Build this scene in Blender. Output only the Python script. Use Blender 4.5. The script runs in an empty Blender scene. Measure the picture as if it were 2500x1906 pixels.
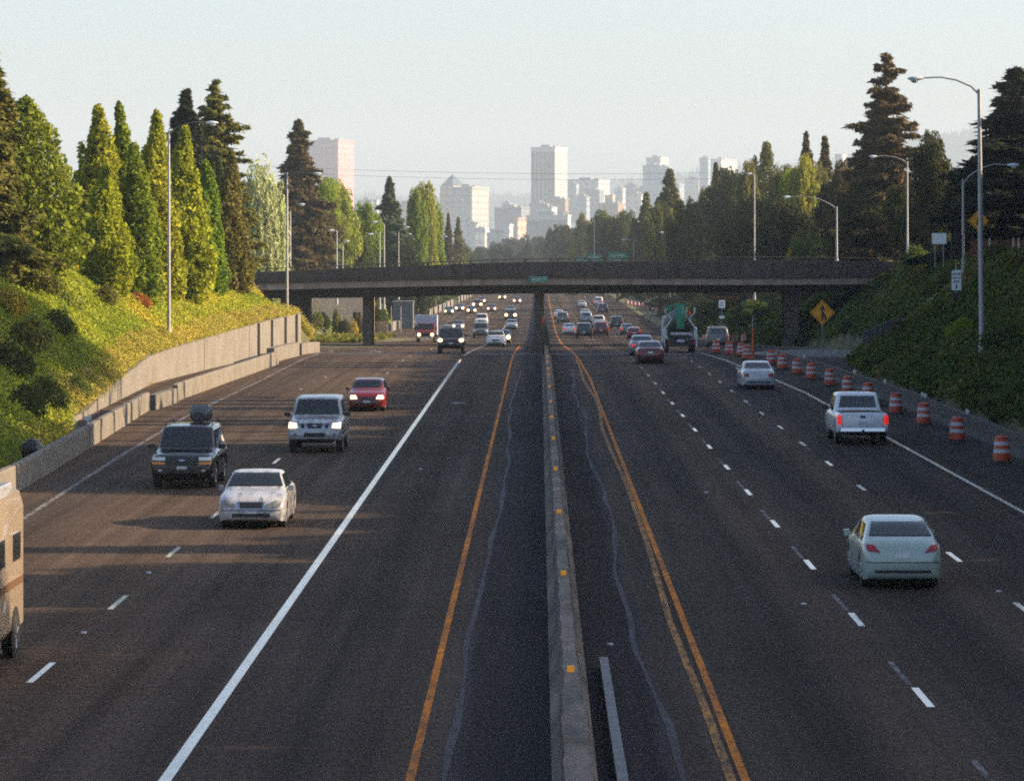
HAZE = 1.12e-4; SUN = 4.9; SKY = .120; AIR = .8; DUST = 2.6; OZ = 1.35; EXPO = 1.24
import bpy, math, random
import numpy as np
from mathutils import Vector, Matrix
from mathutils.bvhtree import BVHTree
R = math.radians
F, VX, VY, H = 7550.0, 1160.0, 531.0, 7.5
random.seed(7)
rng = np.random.default_rng(11)
sc = bpy.context.scene
COL = sc.collection

# ---------------------------------------------------------------- geometry of the place
def lerp_table(tab, t):
    if t <= tab[0][0]: return tab[0][1]
    for (a, va), (b, vb) in zip(tab, tab[1:]):
        if t <= b:
            k = (t-a)/(b-a)
            return va+(vb-va)*k
    return tab[-1][1]
ZT = [(0,0),(215,0),(235,-.05),(255,-.25),(277,-.7),(310,-1.4),(357,-2.4),(400,-3.2),(448,-4.0),(500,-4.5),(560,-4.85),(650,-5.0),(1500,-5.0)]
def zr(Y): return lerp_table(ZT, Y)
def ysolve(y, dz=0.0):
    lo, hi = 20.0, 1500.0
    for _ in range(60):
        m = (lo+hi)/2
        if VY+(H-zr(m)-dz)*F/m > y: lo = m
        else: hi = m
    return lo
def at(x, y, Y): return Vector(((x-VX)*Y/F, Y, H-(y-VY)*Y/F))
def gp(x, y, dz=0.0):
    Y = ysolve(y, dz); return Vector(((x-VX)*Y/F, Y, zr(Y)+dz))
def xat(x, Y): return (x-VX)*Y/F
def zat(y, Y): return H-(y-VY)*Y/F

LW_X = [(150,-20.0),(156,-20.1),(193,-21.3),(243,-19.2),(262,-18.3),(300,-17.6)]
LW_H = [(150,0.05),(156,.12),(165,.55),(175,.95),(187,1.3),(200,1.58),(223,1.93),(245,2.2),(300,2.6)]
LTOE = [(0,-16.9),(108,-16.9),(131,-17.4),(150,-20.0),(156,-20.1),(193,-21.3),(243,-19.2),(262,-18.3),(267,-18.2),(275,-17.6),(297,-19.8),(306,-27),(330,-31),(360,-31),(420,-27),(500,-24),(2000,-24)]
LTOEZ = [(0,.3),(145,.3),(152,.1),(156,.12),(175,.95),(200,1.6),(223,1.95),(245,2.25),(267,2.3),(276,.2),(297,-.3),(306,-.8),(400,-2),(500,-4.2),(2000,-4.8)]
LCR = [(0,-27),(230,-27.3),(297,-26),(306,-44),(400,-46),(500,-36),(2000,-36)]
LCRZ = [(0,5.9),(200,5.8),(297,5.1),(306,4.8),(400,3),(600,1),(1500,-2),(2500,-3)]
RTOE = [(0,18.0),(160,18.0),(200,17.4),(212,19),(232,24.5),(290,26),(330,25),(350,23),(420,21),(500,22),(2000,24)]
RTOEZ = [(0,.45),(200,.45),(232,.35),(290,.2),(330,-1.4),(400,-2.8),(500,-4.2),(2000,-4.8)]
RCR = [(0,27),(200,27),(235,32),(310,33.5),(400,35),(2000,38)]
RCRZ = [(0,6.8),(200,6.8),(235,6.6),(310,5.6),(400,4),(600,2),(1500,-2),(2500,-3)]
def sstep(t): t = max(0, min(1, t)); return t*t*(3-2*t)
def ground(X, Y):
    if X < 0:
        tx, tz, cx, cz = (lerp_table(T, Y) for T in (LTOE, LTOEZ, LCR, LCRZ)); X = -X; tx = -tx; cx = -cx
    else:
        tx, tz, cx, cz = (lerp_table(T, Y) for T in (RTOE, RTOEZ, RCR, RCRZ))
    if X <= tx: return min(zr(Y), tz)-.05
    if X <= cx:
        k = (X-tx)/(cx-tx)
        k = k*.75+.25*sstep(k)
        return tz+(cz-tz)*k
    return cz+min(1.0, (X-cx)*.03)

# ---------------------------------------------------------------- materials
MATS = {}
def mat(name, col, rough=.6, metal=0, spec=.5, emit=None, es=0, noise=None, coat=0, bump=None, alpha=1):
    """noise=(scale, amount[, stretch]) multiplies the base colour"""
    if name in MATS: return MATS[name]
    m = bpy.data.materials.new(name); m.use_nodes = True
    nt = m.node_tree; b = nt.nodes['Principled BSDF']
    b.inputs['Base Color'].default_value = (*col, 1)
    b.inputs['Roughness'].default_value = rough
    b.inputs['Metallic'].default_value = metal
    b.inputs['Specular IOR Level'].default_value = spec
    if coat: b.inputs['Coat Weight'].default_value = coat; b.inputs['Coat Roughness'].default_value = .05
    if emit: b.inputs['Emission Color'].default_value = (*emit, 1); b.inputs['Emission Strength'].default_value = es; m.cycles.emission_sampling = 'NONE'
    if noise or bump:
        tc = nt.nodes.new('ShaderNodeTexCoord')
    if noise:
        mp = nt.nodes.new('ShaderNodeMapping'); nt.links.new(tc.outputs['Object'], mp.inputs[0])
        if len(noise) > 2: mp.inputs['Scale'].default_value = noise[2]
        nz = nt.nodes.new('ShaderNodeTexNoise'); nz.inputs['Scale'].default_value = noise[0]; nz.inputs['Detail'].default_value = 7; nz.inputs['Roughness'].default_value = .65
        nt.links.new(mp.outputs[0], nz.inputs['Vector'])
        mr = nt.nodes.new('ShaderNodeMapRange'); mr.inputs[1].default_value = .3; mr.inputs[2].default_value = .7
        mr.inputs[3].default_value = 1-noise[1]; mr.inputs[4].default_value = 1+noise[1]
        nt.links.new(nz.outputs[0], mr.inputs[0])
        mx = nt.nodes.new('ShaderNodeMix'); mx.data_type = 'RGBA'; mx.blend_type = 'MULTIPLY'; mx.inputs[0].default_value = 1
        mx.inputs[6].default_value = (*col, 1); nt.links.new(mr.outputs[0], mx.inputs[7])
        nt.links.new(mx.outputs[2], b.inputs['Base Color'])
    if bump:
        nb = nt.nodes.new('ShaderNodeTexNoise'); nb.inputs['Scale'].default_value = bump[0]; nb.inputs['Detail'].default_value = 5
        nt.links.new(tc.outputs['Object'], nb.inputs['Vector'])
        bp = nt.nodes.new('ShaderNodeBump'); bp.inputs['Strength'].default_value = bump[1]; bp.inputs['Distance'].default_value = bump[2]
        nt.links.new(nb.outputs[0], bp.inputs['Height']); nt.links.new(bp.outputs[0], b.inputs['Normal'])
    MATS[name] = m
    return m

def leafmat(name, trans=.25, nscale=1.2, obcol=True, c1=(1,1,1), c2=(1,1,1)):
    if name in MATS: return MATS[name]
    m = bpy.data.materials.new(name); m.use_nodes = True
    nt = m.node_tree; N = nt.nodes; L = nt.links; N.clear()
    out = N.new('ShaderNodeOutputMaterial'); mixs = N.new('ShaderNodeMixShader'); d = N.new('ShaderNodeBsdfDiffuse'); t = N.new('ShaderNodeBsdfTranslucent')
    geo = N.new('ShaderNodeNewGeometry'); oi = N.new('ShaderNodeObjectInfo'); tc = N.new('ShaderNodeTexCoord')
    nz = N.new('ShaderNodeTexNoise'); nz.inputs['Scale'].default_value = nscale; nz.inputs['Detail'].default_value = 3
    L.new(tc.outputs['Object'], nz.inputs['Vector'])
    ramp = N.new('ShaderNodeValToRGB'); ramp.color_ramp.elements[0].position = .35; ramp.color_ramp.elements[0].color = (*c1, 1)
    ramp.color_ramp.elements[1].position = .65; ramp.color_ramp.elements[1].color = (*c2, 1)
    L.new(nz.outputs[0], ramp.inputs[0])
    mr = N.new('ShaderNodeMapRange'); mr.inputs[3].default_value = .62; mr.inputs[4].default_value = 1.35
    L.new(geo.outputs['Random Per Island'], mr.inputs[0])
    mul = N.new('ShaderNodeMix'); mul.data_type = 'RGBA'; mul.blend_type = 'MULTIPLY'; mul.inputs[0].default_value = 1
    L.new(ramp.outputs[0], mul.inputs[6]); L.new(mr.outputs[0], mul.inputs[7])
    last = mul.outputs[2]
    if obcol:
        m2 = N.new('ShaderNodeMix'); m2.data_type = 'RGBA'; m2.blend_type = 'MULTIPLY'; m2.inputs[0].default_value = 1
        L.new(last, m2.inputs[6]); L.new(oi.outputs['Color'], m2.inputs[7]); last = m2.outputs[2]
    L.new(last, d.inputs[0]); L.new(last, t.inputs[0]); mixs.inputs[0].default_value = trans
    L.new(d.outputs[0], mixs.inputs[1]); L.new(t.outputs[0], mixs.inputs[2]); L.new(mixs.outputs[0], out.inputs[0])
    MATS[name] = m
    return m

# ---------------------------------------------------------------- object helpers
def tag(o, label=None, cat=None, group=None, kind=None):
    if label: o['label'] = label
    if cat: o['category'] = cat
    if group: o['group'] = group
    if kind: o['kind'] = kind
    return o
def empty(name, loc=(0,0,0), rz=0, **kw):
    o = bpy.data.objects.new(name, None); COL.objects.link(o); o.location = loc; o.rotation_euler = (0,0,rz); o.empty_display_size = .3
    return tag(o, **kw)
def link(name, me, m=None, parent=None, loc=None):
    o = bpy.data.objects.new(name, me); COL.objects.link(o)
    if m is not None:
        me.materials.clear(); me.materials.append(m)
    if parent is not None: o.parent = parent
    if loc is not None: o.location = loc
    return o
def npmesh(name, V, nper, smooth=False, uv=None):
    """V: (n*nper,3) consecutive faces of nper verts"""
    V = np.asarray(V, np.float32).reshape(-1, 3); n = len(V)//nper
    me = bpy.data.meshes.new(name); me.vertices.add(len(V)); me.vertices.foreach_set('co', V.ravel())
    me.loops.add(len(V)); me.loops.foreach_set('vertex_index', np.arange(len(V), dtype=np.int32))
    me.polygons.add(n); me.polygons.foreach_set('loop_start', np.arange(0, len(V), nper, dtype=np.int32))
    me.polygons.foreach_set('loop_total', np.full(n, nper, np.int32))
    me.update(calc_edges=True)
    return me
class MB:
    def __init__(s): s.v = []; s.f = []
    def add(s, vs, fs):
        b = len(s.v); s.v += [tuple(p) for p in vs]; s.f += [tuple(b+i for i in f) for f in fs]; return s
    def box(s, x0, x1, y0, y1, z0, z1, taper=0):
        t = taper
        return s.add([(x0,y0,z0),(x1,y0,z0),(x1,y1,z0),(x0,y1,z0),(x0+t,y0+t,z1),(x1-t,y0+t,z1),(x1-t,y1-t,z1),(x0+t,y1-t,z1)],
              [(3,2,1,0),(4,5,6,7),(0,1,5,4),(1,2,6,5),(2,3,7,6),(3,0,4,7)])
    def cyl(s, p0, p1, r0, r1=None, n=12, caps=True):
        p0 = Vector(p0); p1 = Vector(p1); r1 = r0 if r1 is None else r1
        d = (p1-p0).normalized(); a = d.orthogonal().normalized(); b = d.cross(a)
        vs = []
        for p, r in ((p0,r0),(p1,r1)):
            for i in range(n):
                t = 2*math.pi*i/n; vs.append(p+a*math.cos(t)*r+b*math.sin(t)*r)
        fs = [(i,(i+1)%n,n+(i+1)%n,n+i) for i in range(n)]
        if caps: fs += [tuple(range(n))[::-1], tuple(range(n,2*n))]
        return s.add(vs, fs)
    def tube(s, pts, rs, n=8):
        pts = [Vector(p) for p in pts]
        if not hasattr(rs, '__len__'): rs = [rs]*len(pts)
        vs = []; ref = None
        for i, p in enumerate(pts):
            d = (pts[min(i+1,len(pts)-1)]-pts[max(i-1,0)]).normalized()
            if ref is None: ref = d.orthogonal().normalized()
            a = (ref-d*ref.dot(d)).normalized(); b = d.cross(a); ref = a
            for k in range(n):
                t = 2*math.pi*k/n; vs.append(p+a*math.cos(t)*rs[i]+b*math.sin(t)*rs[i])
        fs = []
        for i in range(len(pts)-1):
            for k in range(n): fs.append((i*n+k, i*n+(k+1)%n, (i+1)*n+(k+1)%n, (i+1)*n+k))
        fs += [tuple(range(n))[::-1], tuple(range((len(pts)-1)*n, len(pts)*n))]
        return s.add(vs, fs)
    def lathe(s, prof, c=(0,0,0), n=20, axis='z'):
        vs = []; 
        for r, z in prof:
            for k in range(n):
                t = 2*math.pi*k/n
                if axis == 'z': vs.append((c[0]+r*math.cos(t), c[1]+r*math.sin(t), c[2]+z))
                elif axis == 'x': vs.append((c[0]+z, c[1]+r*math.cos(t), c[2]+r*math.sin(t)))
                else: vs.append((c[0]+r*math.cos(t), c[1]+z, c[2]+r*math.sin(t)))
        m = len(prof); fs = []
        for i in range(m-1):
            for k in range(n): fs.append((i*n+k, i*n+(k+1)%n, (i+1)*n+(k+1)%n, (i+1)*n+k))
        fs += [tuple(range(n))[::-1], tuple(range((m-1)*n, m*n))]
        return s.add(vs, fs)
    def prism(s, poly, axis, a, b):
        """poly in the plane normal to axis, extruded from a to b"""
        def P(u, v, w): return {'x':(w,u,v),'y':(u,w,v),'z':(u,v,w)}[axis]
        n = len(poly); vs = [P(u,v,a) for u,v in poly]+[P(u,v,b) for u,v in poly]
        fs = [(i,(i+1)%n,n+(i+1)%n,n+i) for i in range(n)]+[tuple(range(n))[::-1], tuple(range(n,2*n))]
        return s.add(vs, fs)
    def sweep(s, sections, closed=True, caps=True):
        """sections: list of equal-length point lists"""
        n = len(sections[0]); vs = [p for S in sections for p in S]; fs = []
        for i in range(len(sections)-1):
            for k in range(n if closed else n-1): fs.append((i*n+k, i*n+(k+1)%n, (i+1)*n+(k+1)%n, (i+1)*n+k))
        if caps and closed: fs += [tuple(range(n))[::-1], tuple(range((len(sections)-1)*n, len(sections)*n))]
        return s.add(vs, fs)
    def mesh(s, name, smooth=0):
        me = bpy.data.meshes.new(name); me.from_pydata(s.v, [], s.f)
        if smooth:
            me.polygons.foreach_set('use_smooth', [True]*len(me.polygons)); me.set_sharp_from_angle(angle=R(smooth))
        import bmesh
        bm = bmesh.new(); bm.from_mesh(me); bmesh.ops.recalc_face_normals(bm, faces=bm.faces); bm.to_mesh(me); bm.free()
        me.update()
        return me
    def build(s, name, m, parent=None, loc=None, smooth=0, bevel=0):
        o = link(name, s.mesh(name, smooth), m, parent, loc)
        if bevel:
            md = o.modifiers.new('bevel', 'BEVEL'); md.width = bevel; md.segments = 2; md.limit_method = 'ANGLE'
        return o
def copy_tree(o, parent=None):
    c = o.copy(); COL.objects.link(c); c.parent = parent
    for ch in list(o.children): copy_tree(ch, c)
    return c
def text(s, size, m, parent, loc, rot=(R(90),0,0), name='lettering', ext=.004, align='CENTER'):
    cu = bpy.data.curves.new(name, 'FONT'); cu.body = s; cu.size = size; cu.align_x = align; cu.align_y = 'CENTER'; cu.extrude = ext
    cu.offset = .01*size
    o = bpy.data.objects.new(name, cu); COL.objects.link(o); o.parent = parent; o.location = loc; o.rotation_euler = rot
    me = bpy.data.meshes.new_from_object(o); COL.objects.unlink(o); bpy.data.objects.remove(o)
    me.materials.clear(); me.materials.append(m)
    o = bpy.data.objects.new(name, me); COL.objects.link(o); o.parent = parent; o.location = loc; o.rotation_euler = rot
    return o
# ---------------------------------------------------------------- vehicles
def pchip(xs, ys, q):
    xs = np.array(xs, float); ys = np.array(ys, float); h = np.diff(xs); d = np.diff(ys)/h
    m = np.zeros(len(xs)); m[0] = d[0]; m[-1] = d[-1]
    for i in range(1, len(xs)-1):
        if d[i-1]*d[i] > 0:
            w1 = 2*h[i]+h[i-1]; w2 = h[i]+2*h[i-1]; m[i] = (w1+w2)/(w1/d[i-1]+w2/d[i])
    i = np.clip(np.searchsorted(xs, q)-1, 0, len(h)-1); t = (q-xs[i])/h[i]
    return (2*t**3-3*t**2+1)*ys[i]+(t**3-2*t**2+t)*h[i]*m[i]+(-2*t**3+3*t**2)*ys[i+1]+(t**3-t**2)*h[i]*m[i+1]
# stations: y, half width, bottom z, belt z, half width at the top edge, top z
SPEC = {
 'sedan': dict(wr=.33, wy=(-1.42,1.42), st=[
  (-2.40,.66,.32,.60,.58,.66),(-2.35,.82,.24,.82,.68,.92),(-2.22,.87,.20,.92,.76,1.02),(-1.75,.90,.18,.95,.78,1.06),(-1.55,.90,.18,.96,.77,1.09),
  (-.75,.90,.17,.96,.64,1.40),(-.2,.90,.17,.95,.66,1.45),(.35,.90,.17,.94,.64,1.42),(1.15,.90,.17,.93,.80,1.03),(1.6,.90,.18,.89,.80,.95),
  (2.1,.89,.20,.78,.76,.86),(2.30,.85,.22,.68,.70,.76),(2.38,.76,.26,.58,.6,.63),(2.42,.66,.30,.50,.54,.54)]),
 'round': dict(wr=.33, wy=(-1.35,1.35), st=[
  (-2.20,.66,.32,.62,.58,.68),(-2.14,.80,.24,.84,.66,.94),(-2.0,.86,.20,.96,.72,1.05),(-1.8,.88,.18,.99,.75,1.11),
  (-1.0,.88,.17,.98,.64,1.42),(-.2,.88,.17,.97,.65,1.49),(.45,.88,.17,.95,.62,1.44),(1.25,.88,.17,.93,.78,1.04),(1.6,.88,.18,.88,.78,.95),
  (2.0,.85,.20,.78,.72,.82),(2.15,.80,.24,.66,.66,.72),(2.24,.64,.30,.50,.54,.54)]),
 'wagon': dict(wr=.31, wy=(-1.3,1.32), st=[
  (-2.10,.74,.30,.70,.64,.8),(-2.06,.82,.24,.92,.68,1.05),(-1.85,.84,.20,.96,.64,1.34),(-1.4,.85,.18,.96,.64,1.43),(-.2,.85,.17,.95,.64,1.47),
  (.4,.85,.17,.93,.62,1.43),(1.15,.85,.17,.92,.75,1.02),(1.6,.85,.18,.88,.76,.94),(2.0,.83,.20,.78,.72,.84),(2.15,.78,.24,.66,.66,.72),(2.24,.62,.30,.48,.54,.54)]),
 'suv': dict(wr=.40, wy=(-1.5,1.5), st=[
  (-2.52,.84,.45,.75,.7,.85),(-2.48,.95,.42,1.05,.72,1.15),(-2.38,.98,.38,1.12,.74,1.70),(-2.1,.99,.36,1.13,.76,1.86),(-.6,1.0,.34,1.13,.78,1.91),(.45,1.0,.34,1.12,.76,1.86),
  (1.12,1.0,.34,1.11,.86,1.22),(1.35,1.0,.34,1.10,.88,1.16),(2.2,.98,.36,1.02,.84,1.10),(2.45,.95,.38,.92,.80,1.0),(2.55,.92,.42,.80,.76,.86),(2.58,.84,.46,.66,.7,.7)]),
 'bigsuv': dict(wr=.43, wy=(-1.55,1.6), st=[
  (-2.6,.86,.55,.85,.7,.95),(-2.56,.97,.52,1.15,.74,1.25),(-2.45,1.0,.48,1.22,.76,1.8),(-2.1,1.0,.46,1.23,.78,1.96),(-.6,1.01,.44,1.23,.80,2.0),(.5,1.01,.44,1.22,.78,1.95),
  (1.15,1.01,.44,1.21,.88,1.34),(1.4,1.01,.44,1.20,.88,1.28),(2.25,1.0,.46,1.12,.84,1.20),(2.52,.98,.48,1.04,.80,1.1),(2.62,.95,.5,.92,.76,.96),(2.66,.88,.54,.70,.7,.74)]),
 'pickup': dict(wr=.40, wy=(-1.75,1.8), st=[
  (-2.85,.90,.55,1.0,.86,1.08),(-2.82,.98,.52,1.10,.90,1.20),(-2.7,1.0,.45,1.12,.92,1.22),(-.72,1.0,.42,1.12,.90,1.22),(-.66,1.0,.42,1.12,.84,1.25),
  (-.52,1.0,.42,1.13,.74,1.82),(-.2,1.0,.42,1.13,.76,1.90),(.9,1.0,.42,1.13,.76,1.88),(1.6,1.0,.42,1.12,.88,1.26),(1.85,1.0,.42,1.11,.88,1.2),
  (2.5,.98,.44,1.04,.84,1.12),(2.75,.96,.46,.96,.8,1.02),(2.85,.92,.48,.84,.76,.9),(2.88,.84,.52,.66,.7,.7)]),
}
GLASS = mat('car_glass', (.012,.016,.018), .06, spec=.8)
TYRE = mat('tyre_rubber', (.02,.02,.021), .85); RIM = mat('wheel_rim', (.35,.36,.38), .35, .8); TRIM = mat('black_trim', (.015,.015,.016), .55)
CHROME = mat('chrome', (.6,.6,.62), .15, 1); LENS = mat('lamp_lens', (.55,.56,.55), .12, spec=.7)
AMBER = mat('amber_lens', (.7,.25,.03), .2); REDL = mat('red_lens', (.35,.012,.012), .25)
HLIT = mat('headlamp_lit', (.9,.8,.6), .3, emit=(1,.52,.20), es=3.2); HDIM = mat('headlamp_dim', (.9,.8,.6), .3, emit=(1,.66,.36), es=1.1)
BRAKE = mat('brake_lamp_lit', (.6,.02,.02), .3, emit=(1,.02,.015), es=.26); PLATE = mat('plate', (.6,.62,.62), .5); AMLIT = mat('amber_lit', (.9,.4,.1), .3, emit=(1,.42,.1), es=4)
INTER = mat('car_underside', (.008,.008,.008), .9)
def paint(name, c, metal=.0, rough=.28): return mat('paint_'+name, c, rough, metal, coat=.6)
BODY_CACHE = {}
def body_mesh(kind, n=64):
    if kind in BODY_CACHE: return BODY_CACHE[kind]
    sp = SPEC[kind]; A = np.array(sp['st']); y0, y1 = A[0,0], A[-1,0]
    ys = np.unique(np.concatenate([A[:,0], np.linspace(y0, y1, n), np.linspace(y0,y0+.3,6), np.linspace(y1-.4,y1,6)]+[np.linspace(w-sp['wr']-.12, w+sp['wr']+.12, 17) for w in sp['wy']]))
    ys = ys[np.concatenate([[True], np.diff(ys) > .008])]
    P = [pchip(A[:,0], A[:,k], ys) for k in range(1,6)]
    rings = []
    for i, y in enumerate(ys):
        w, zb, zl, wt, zt = (p[i] for p in P)
        za = zb
        for wy in sp['wy']:
            r = sp['wr']+.07
            if abs(y-wy) < r: za = max(za, sp['wr']+math.sqrt(r*r-(y-wy)**2))
        zm = max(zb+.45*(zl-zb), za+.02); z2 = max(zb+.12, za+.005)
        zl2 = max(zl, zm+.04)
        half = [(0,max(zb,min(za,zl-.1))),(.80*w,za),(.955*w,za+.002),(.985*w,z2),(w,zm),(.992*w,zm+.55*(zl2-zm)),(.965*w,zl2-.03),(.93*w,zl2),
                (wt+.035,max(zt-.09,zl2-.0)),(wt-.02,zt-.035),(wt*.7,zt-.008),(0,zt)]
        ring = [(x,y,z) for x,z in half]+[(-x,y,z) for x,z in half[-2:0:-1]]
        rings.append(ring)
    mb = MB().sweep(rings)
    me = mb.mesh(kind+'_body', smooth=50)
    BODY_CACHE[kind] = (me, BVHTree.FromPolygons(mb.v, mb.f))
    return BODY_CACHE[kind]
DIRS = {'front': (Vector((0,-1,0)), lambda a,b: Vector((a,8,b))), 'rear': (Vector((0,1,0)), lambda a,b: Vector((a,-8,b))),
        'left': (Vector((1,0,0)), lambda a,b: Vector((-4,a,b))), 'right': (Vector((-1,0,0)), lambda a,b: Vector((4,a,b))), 'top': (Vector((0,0,-1)), lambda a,b: Vector((a,b,5)))}
PATCH = {}
def patch(bvh, kind, side, c, off=.008, n=10, rnd=False, th=.012):
    key = (kind, side, tuple(map(tuple, c)), off, rnd, th)
    if key in PATCH: return PATCH[key]
    d, o = DIRS[side]; c = [Vector((a,b,0)) for a,b in c]; top = {}; 
    for i in range(n+1):
        for j in range(n+1):
            u, v = i/n, j/n
            if rnd:
                a, b = 2*u-1, 2*v-1; a, b = a*math.sqrt(1-b*b/2), b*math.sqrt(1-a*a/2); u, v = (a+1)/2, (b+1)/2
            p = (c[0]*(1-u)+c[1]*u)*(1-v)+(c[3]*(1-u)+c[2]*u)*v
            hit = bvh.ray_cast(o(p.x,p.y), d)
            if hit[0] is None: continue
            nn = hit[1] if hit[1].dot(d) < 0 else -hit[1]
            top[i,j] = hit[0]-d*off*.5+nn*off*.9
    idx = {k: q for q, k in enumerate(top)}; N = len(idx)
    vs = [top[k] for k in idx]+[top[k]+d*(off+th) for k in idx]; fs = []
    cells = [(i,j) for i in range(n) for j in range(n) if all(q in idx for q in ((i,j),(i+1,j),(i+1,j+1),(i,j+1)))]
    S = set(cells)
    for i,j in cells:
        q = [idx[i,j],idx[i+1,j],idx[i+1,j+1],idx[i,j+1]]; fs.append(tuple(q)); fs.append(tuple(N+t for t in q[::-1]))
        for (di,dj),(a,b) in {(0,-1):(0,1),(1,0):(1,2),(0,1):(2,3),(-1,0):(3,0)}.items():
            if (i+di,j+dj) not in S: fs.append((q[a],q[b],N+q[b],N+q[a]))
    mb = MB(); mb.add(vs, fs); me = mb.mesh(side+'_patch', smooth=40)
    PATCH[key] = me; return me
WHEELS = {}
def wheel_meshes(r, w=.23):
    if r not in WHEELS:
        t = MB().lathe([(r*.62,-w/2),(r*.93,-w/2),(r,-w/2+.03),(r,w/2-.03),(r*.93,w/2),(r*.62,w/2)], n=28, axis='x').mesh('tyre', 40)
        q = MB().lathe([(r*.1,-.07),(r*.2,-.1),(r*.62,-.085),(r*.64,-w/2-.004),(r*.64,w/2+.004),(r*.62,.085),(r*.2,.1),(r*.1,.07)], n=28, axis='x')
        for k in range(5):
            a = 2*math.pi*k/5
            for s in (-1,1):
                q.tube([(s*.09,math.cos(a)*r*.15,math.sin(a)*r*.15),(s*.1,math.cos(a)*r*.6,math.sin(a)*r*.6)], .035, 5)
        WHEELS[r] = (t, q.mesh('rim', 40))
    return WHEELS[r]
def mesh_with(me, m):
    c = me.copy(); c.materials.clear(); c.materials.append(m); return c
MCACHE = {}
def shared(me, m):
    k = (me.name, m.name)
    if k not in MCACHE: MCACHE[k] = mesh_with(me, m)
    return MCACHE[k]
def put(name, me, m, parent, loc=None):
    o = bpy.data.objects.new(name, shared(me, m)); COL.objects.link(o); o.parent = parent
    if loc is not None: o.location = loc
    return o
def sym(c): return [(-a,b) for a,b in c]
def wheels(parent, kind):
    sp = SPEC[kind]; A = np.array(sp['st']); r = sp['wr']; t, q = wheel_meshes(r)
    for wy in sp['wy']:
        hw = float(np.interp(wy, A[:,0], A[:,1]))
        for s in (-1,1):
            w = empty('wheel'); w.parent = parent; w.location = (s*(hw-.15), wy, r)
            put('tyre', t, TYRE, w); put('rim', q, RIM, w)
# feature tables: (name, side, corners, material, mirrored, round, offset)
def glass_feats(kind):
    if kind in ('sedan','round','wagon'):
        k = {'sedan':(-1.48,-.80),'round':(-1.62,-.98),'wagon':(-2.0,-1.84)}[kind]
        f = [('windshield','front',[(-.74,1.06),(.74,1.06),(.61,1.385),(-.61,1.385)],GLASS,0,0)]
        rz = {'sedan':(1.09,1.36),'round':(1.13,1.40),'wagon':(1.04,1.34)}[kind]; rw = {'sedan':(.70,.58),'round':(.69,.58),'wagon':(.62,.58)}[kind]
        f.append(('rear_window','rear',[(-rw[0],rz[0]),(rw[0],rz[0]),(rw[1],rz[1]),(-rw[1],rz[1])],GLASS,0,0))
        for s in ('left','right'):
            f.append(('side_window',s,[(.0,1.0),(.92,1.0),(.42,1.33),(.0,1.35)],GLASS,0,0))
            yb = -1.3 if kind != 'wagon' else -1.72
            f.append(('side_window',s,[(yb,1.0),(-.07,1.0),(-.07,1.35),(yb+.5 if kind!='wagon' else yb+.1,1.34)],GLASS,0,0))
        return f
    z = 0 if kind != 'bigsuv' else .1
    if kind == 'pickup':
        f = [('windshield','front',[(-.82,1.3),(.82,1.3),(.70,1.79),(-.70,1.79)],GLASS,0,0),('rear_window','rear',[(-.72,1.32),(.72,1.32),(.64,1.76),(-.64,1.76)],GLASS,0,0)]
        for s in ('left','right'):
            f += [('side_window',s,[(.6,1.2),(1.35,1.2),(.95,1.74),(.6,1.76)],GLASS,0,0),('side_window',s,[(-.4,1.2),(.52,1.2),(.52,1.76),(-.35,1.76)],GLASS,0,0)]
        f.append(('bed_cover','top',[(-.82,-2.72),(.82,-2.72),(.82,-.78),(-.82,-.78)],TRIM,0,0))
        return f
    f = [('windshield','front',[(-.82,1.24+z),(.82,1.24+z),(.71,1.77+z),(-.71,1.77+z)],GLASS,0,0),('rear_window','rear',[(-.68,1.22+z),(.68,1.22+z),(.62,1.66+z),(-.62,1.66+z)],GLASS,0,0)]
    for s in ('left','right'):
        f += [('side_window',s,[(.0,1.18+z),(.95,1.18+z),(.5,1.72+z),(.0,1.74+z)],GLASS,0,0),('side_window',s,[(-1.1,1.18+z),(-.08,1.18+z),(-.08,1.74+z),(-1.1,1.74+z)],GLASS,0,0),
              ('side_window',s,[(-2.2,1.2+z),(-1.18,1.18+z),(-1.18,1.74+z),(-2.15,1.7+z)],GLASS,0,0)]
    return f
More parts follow.
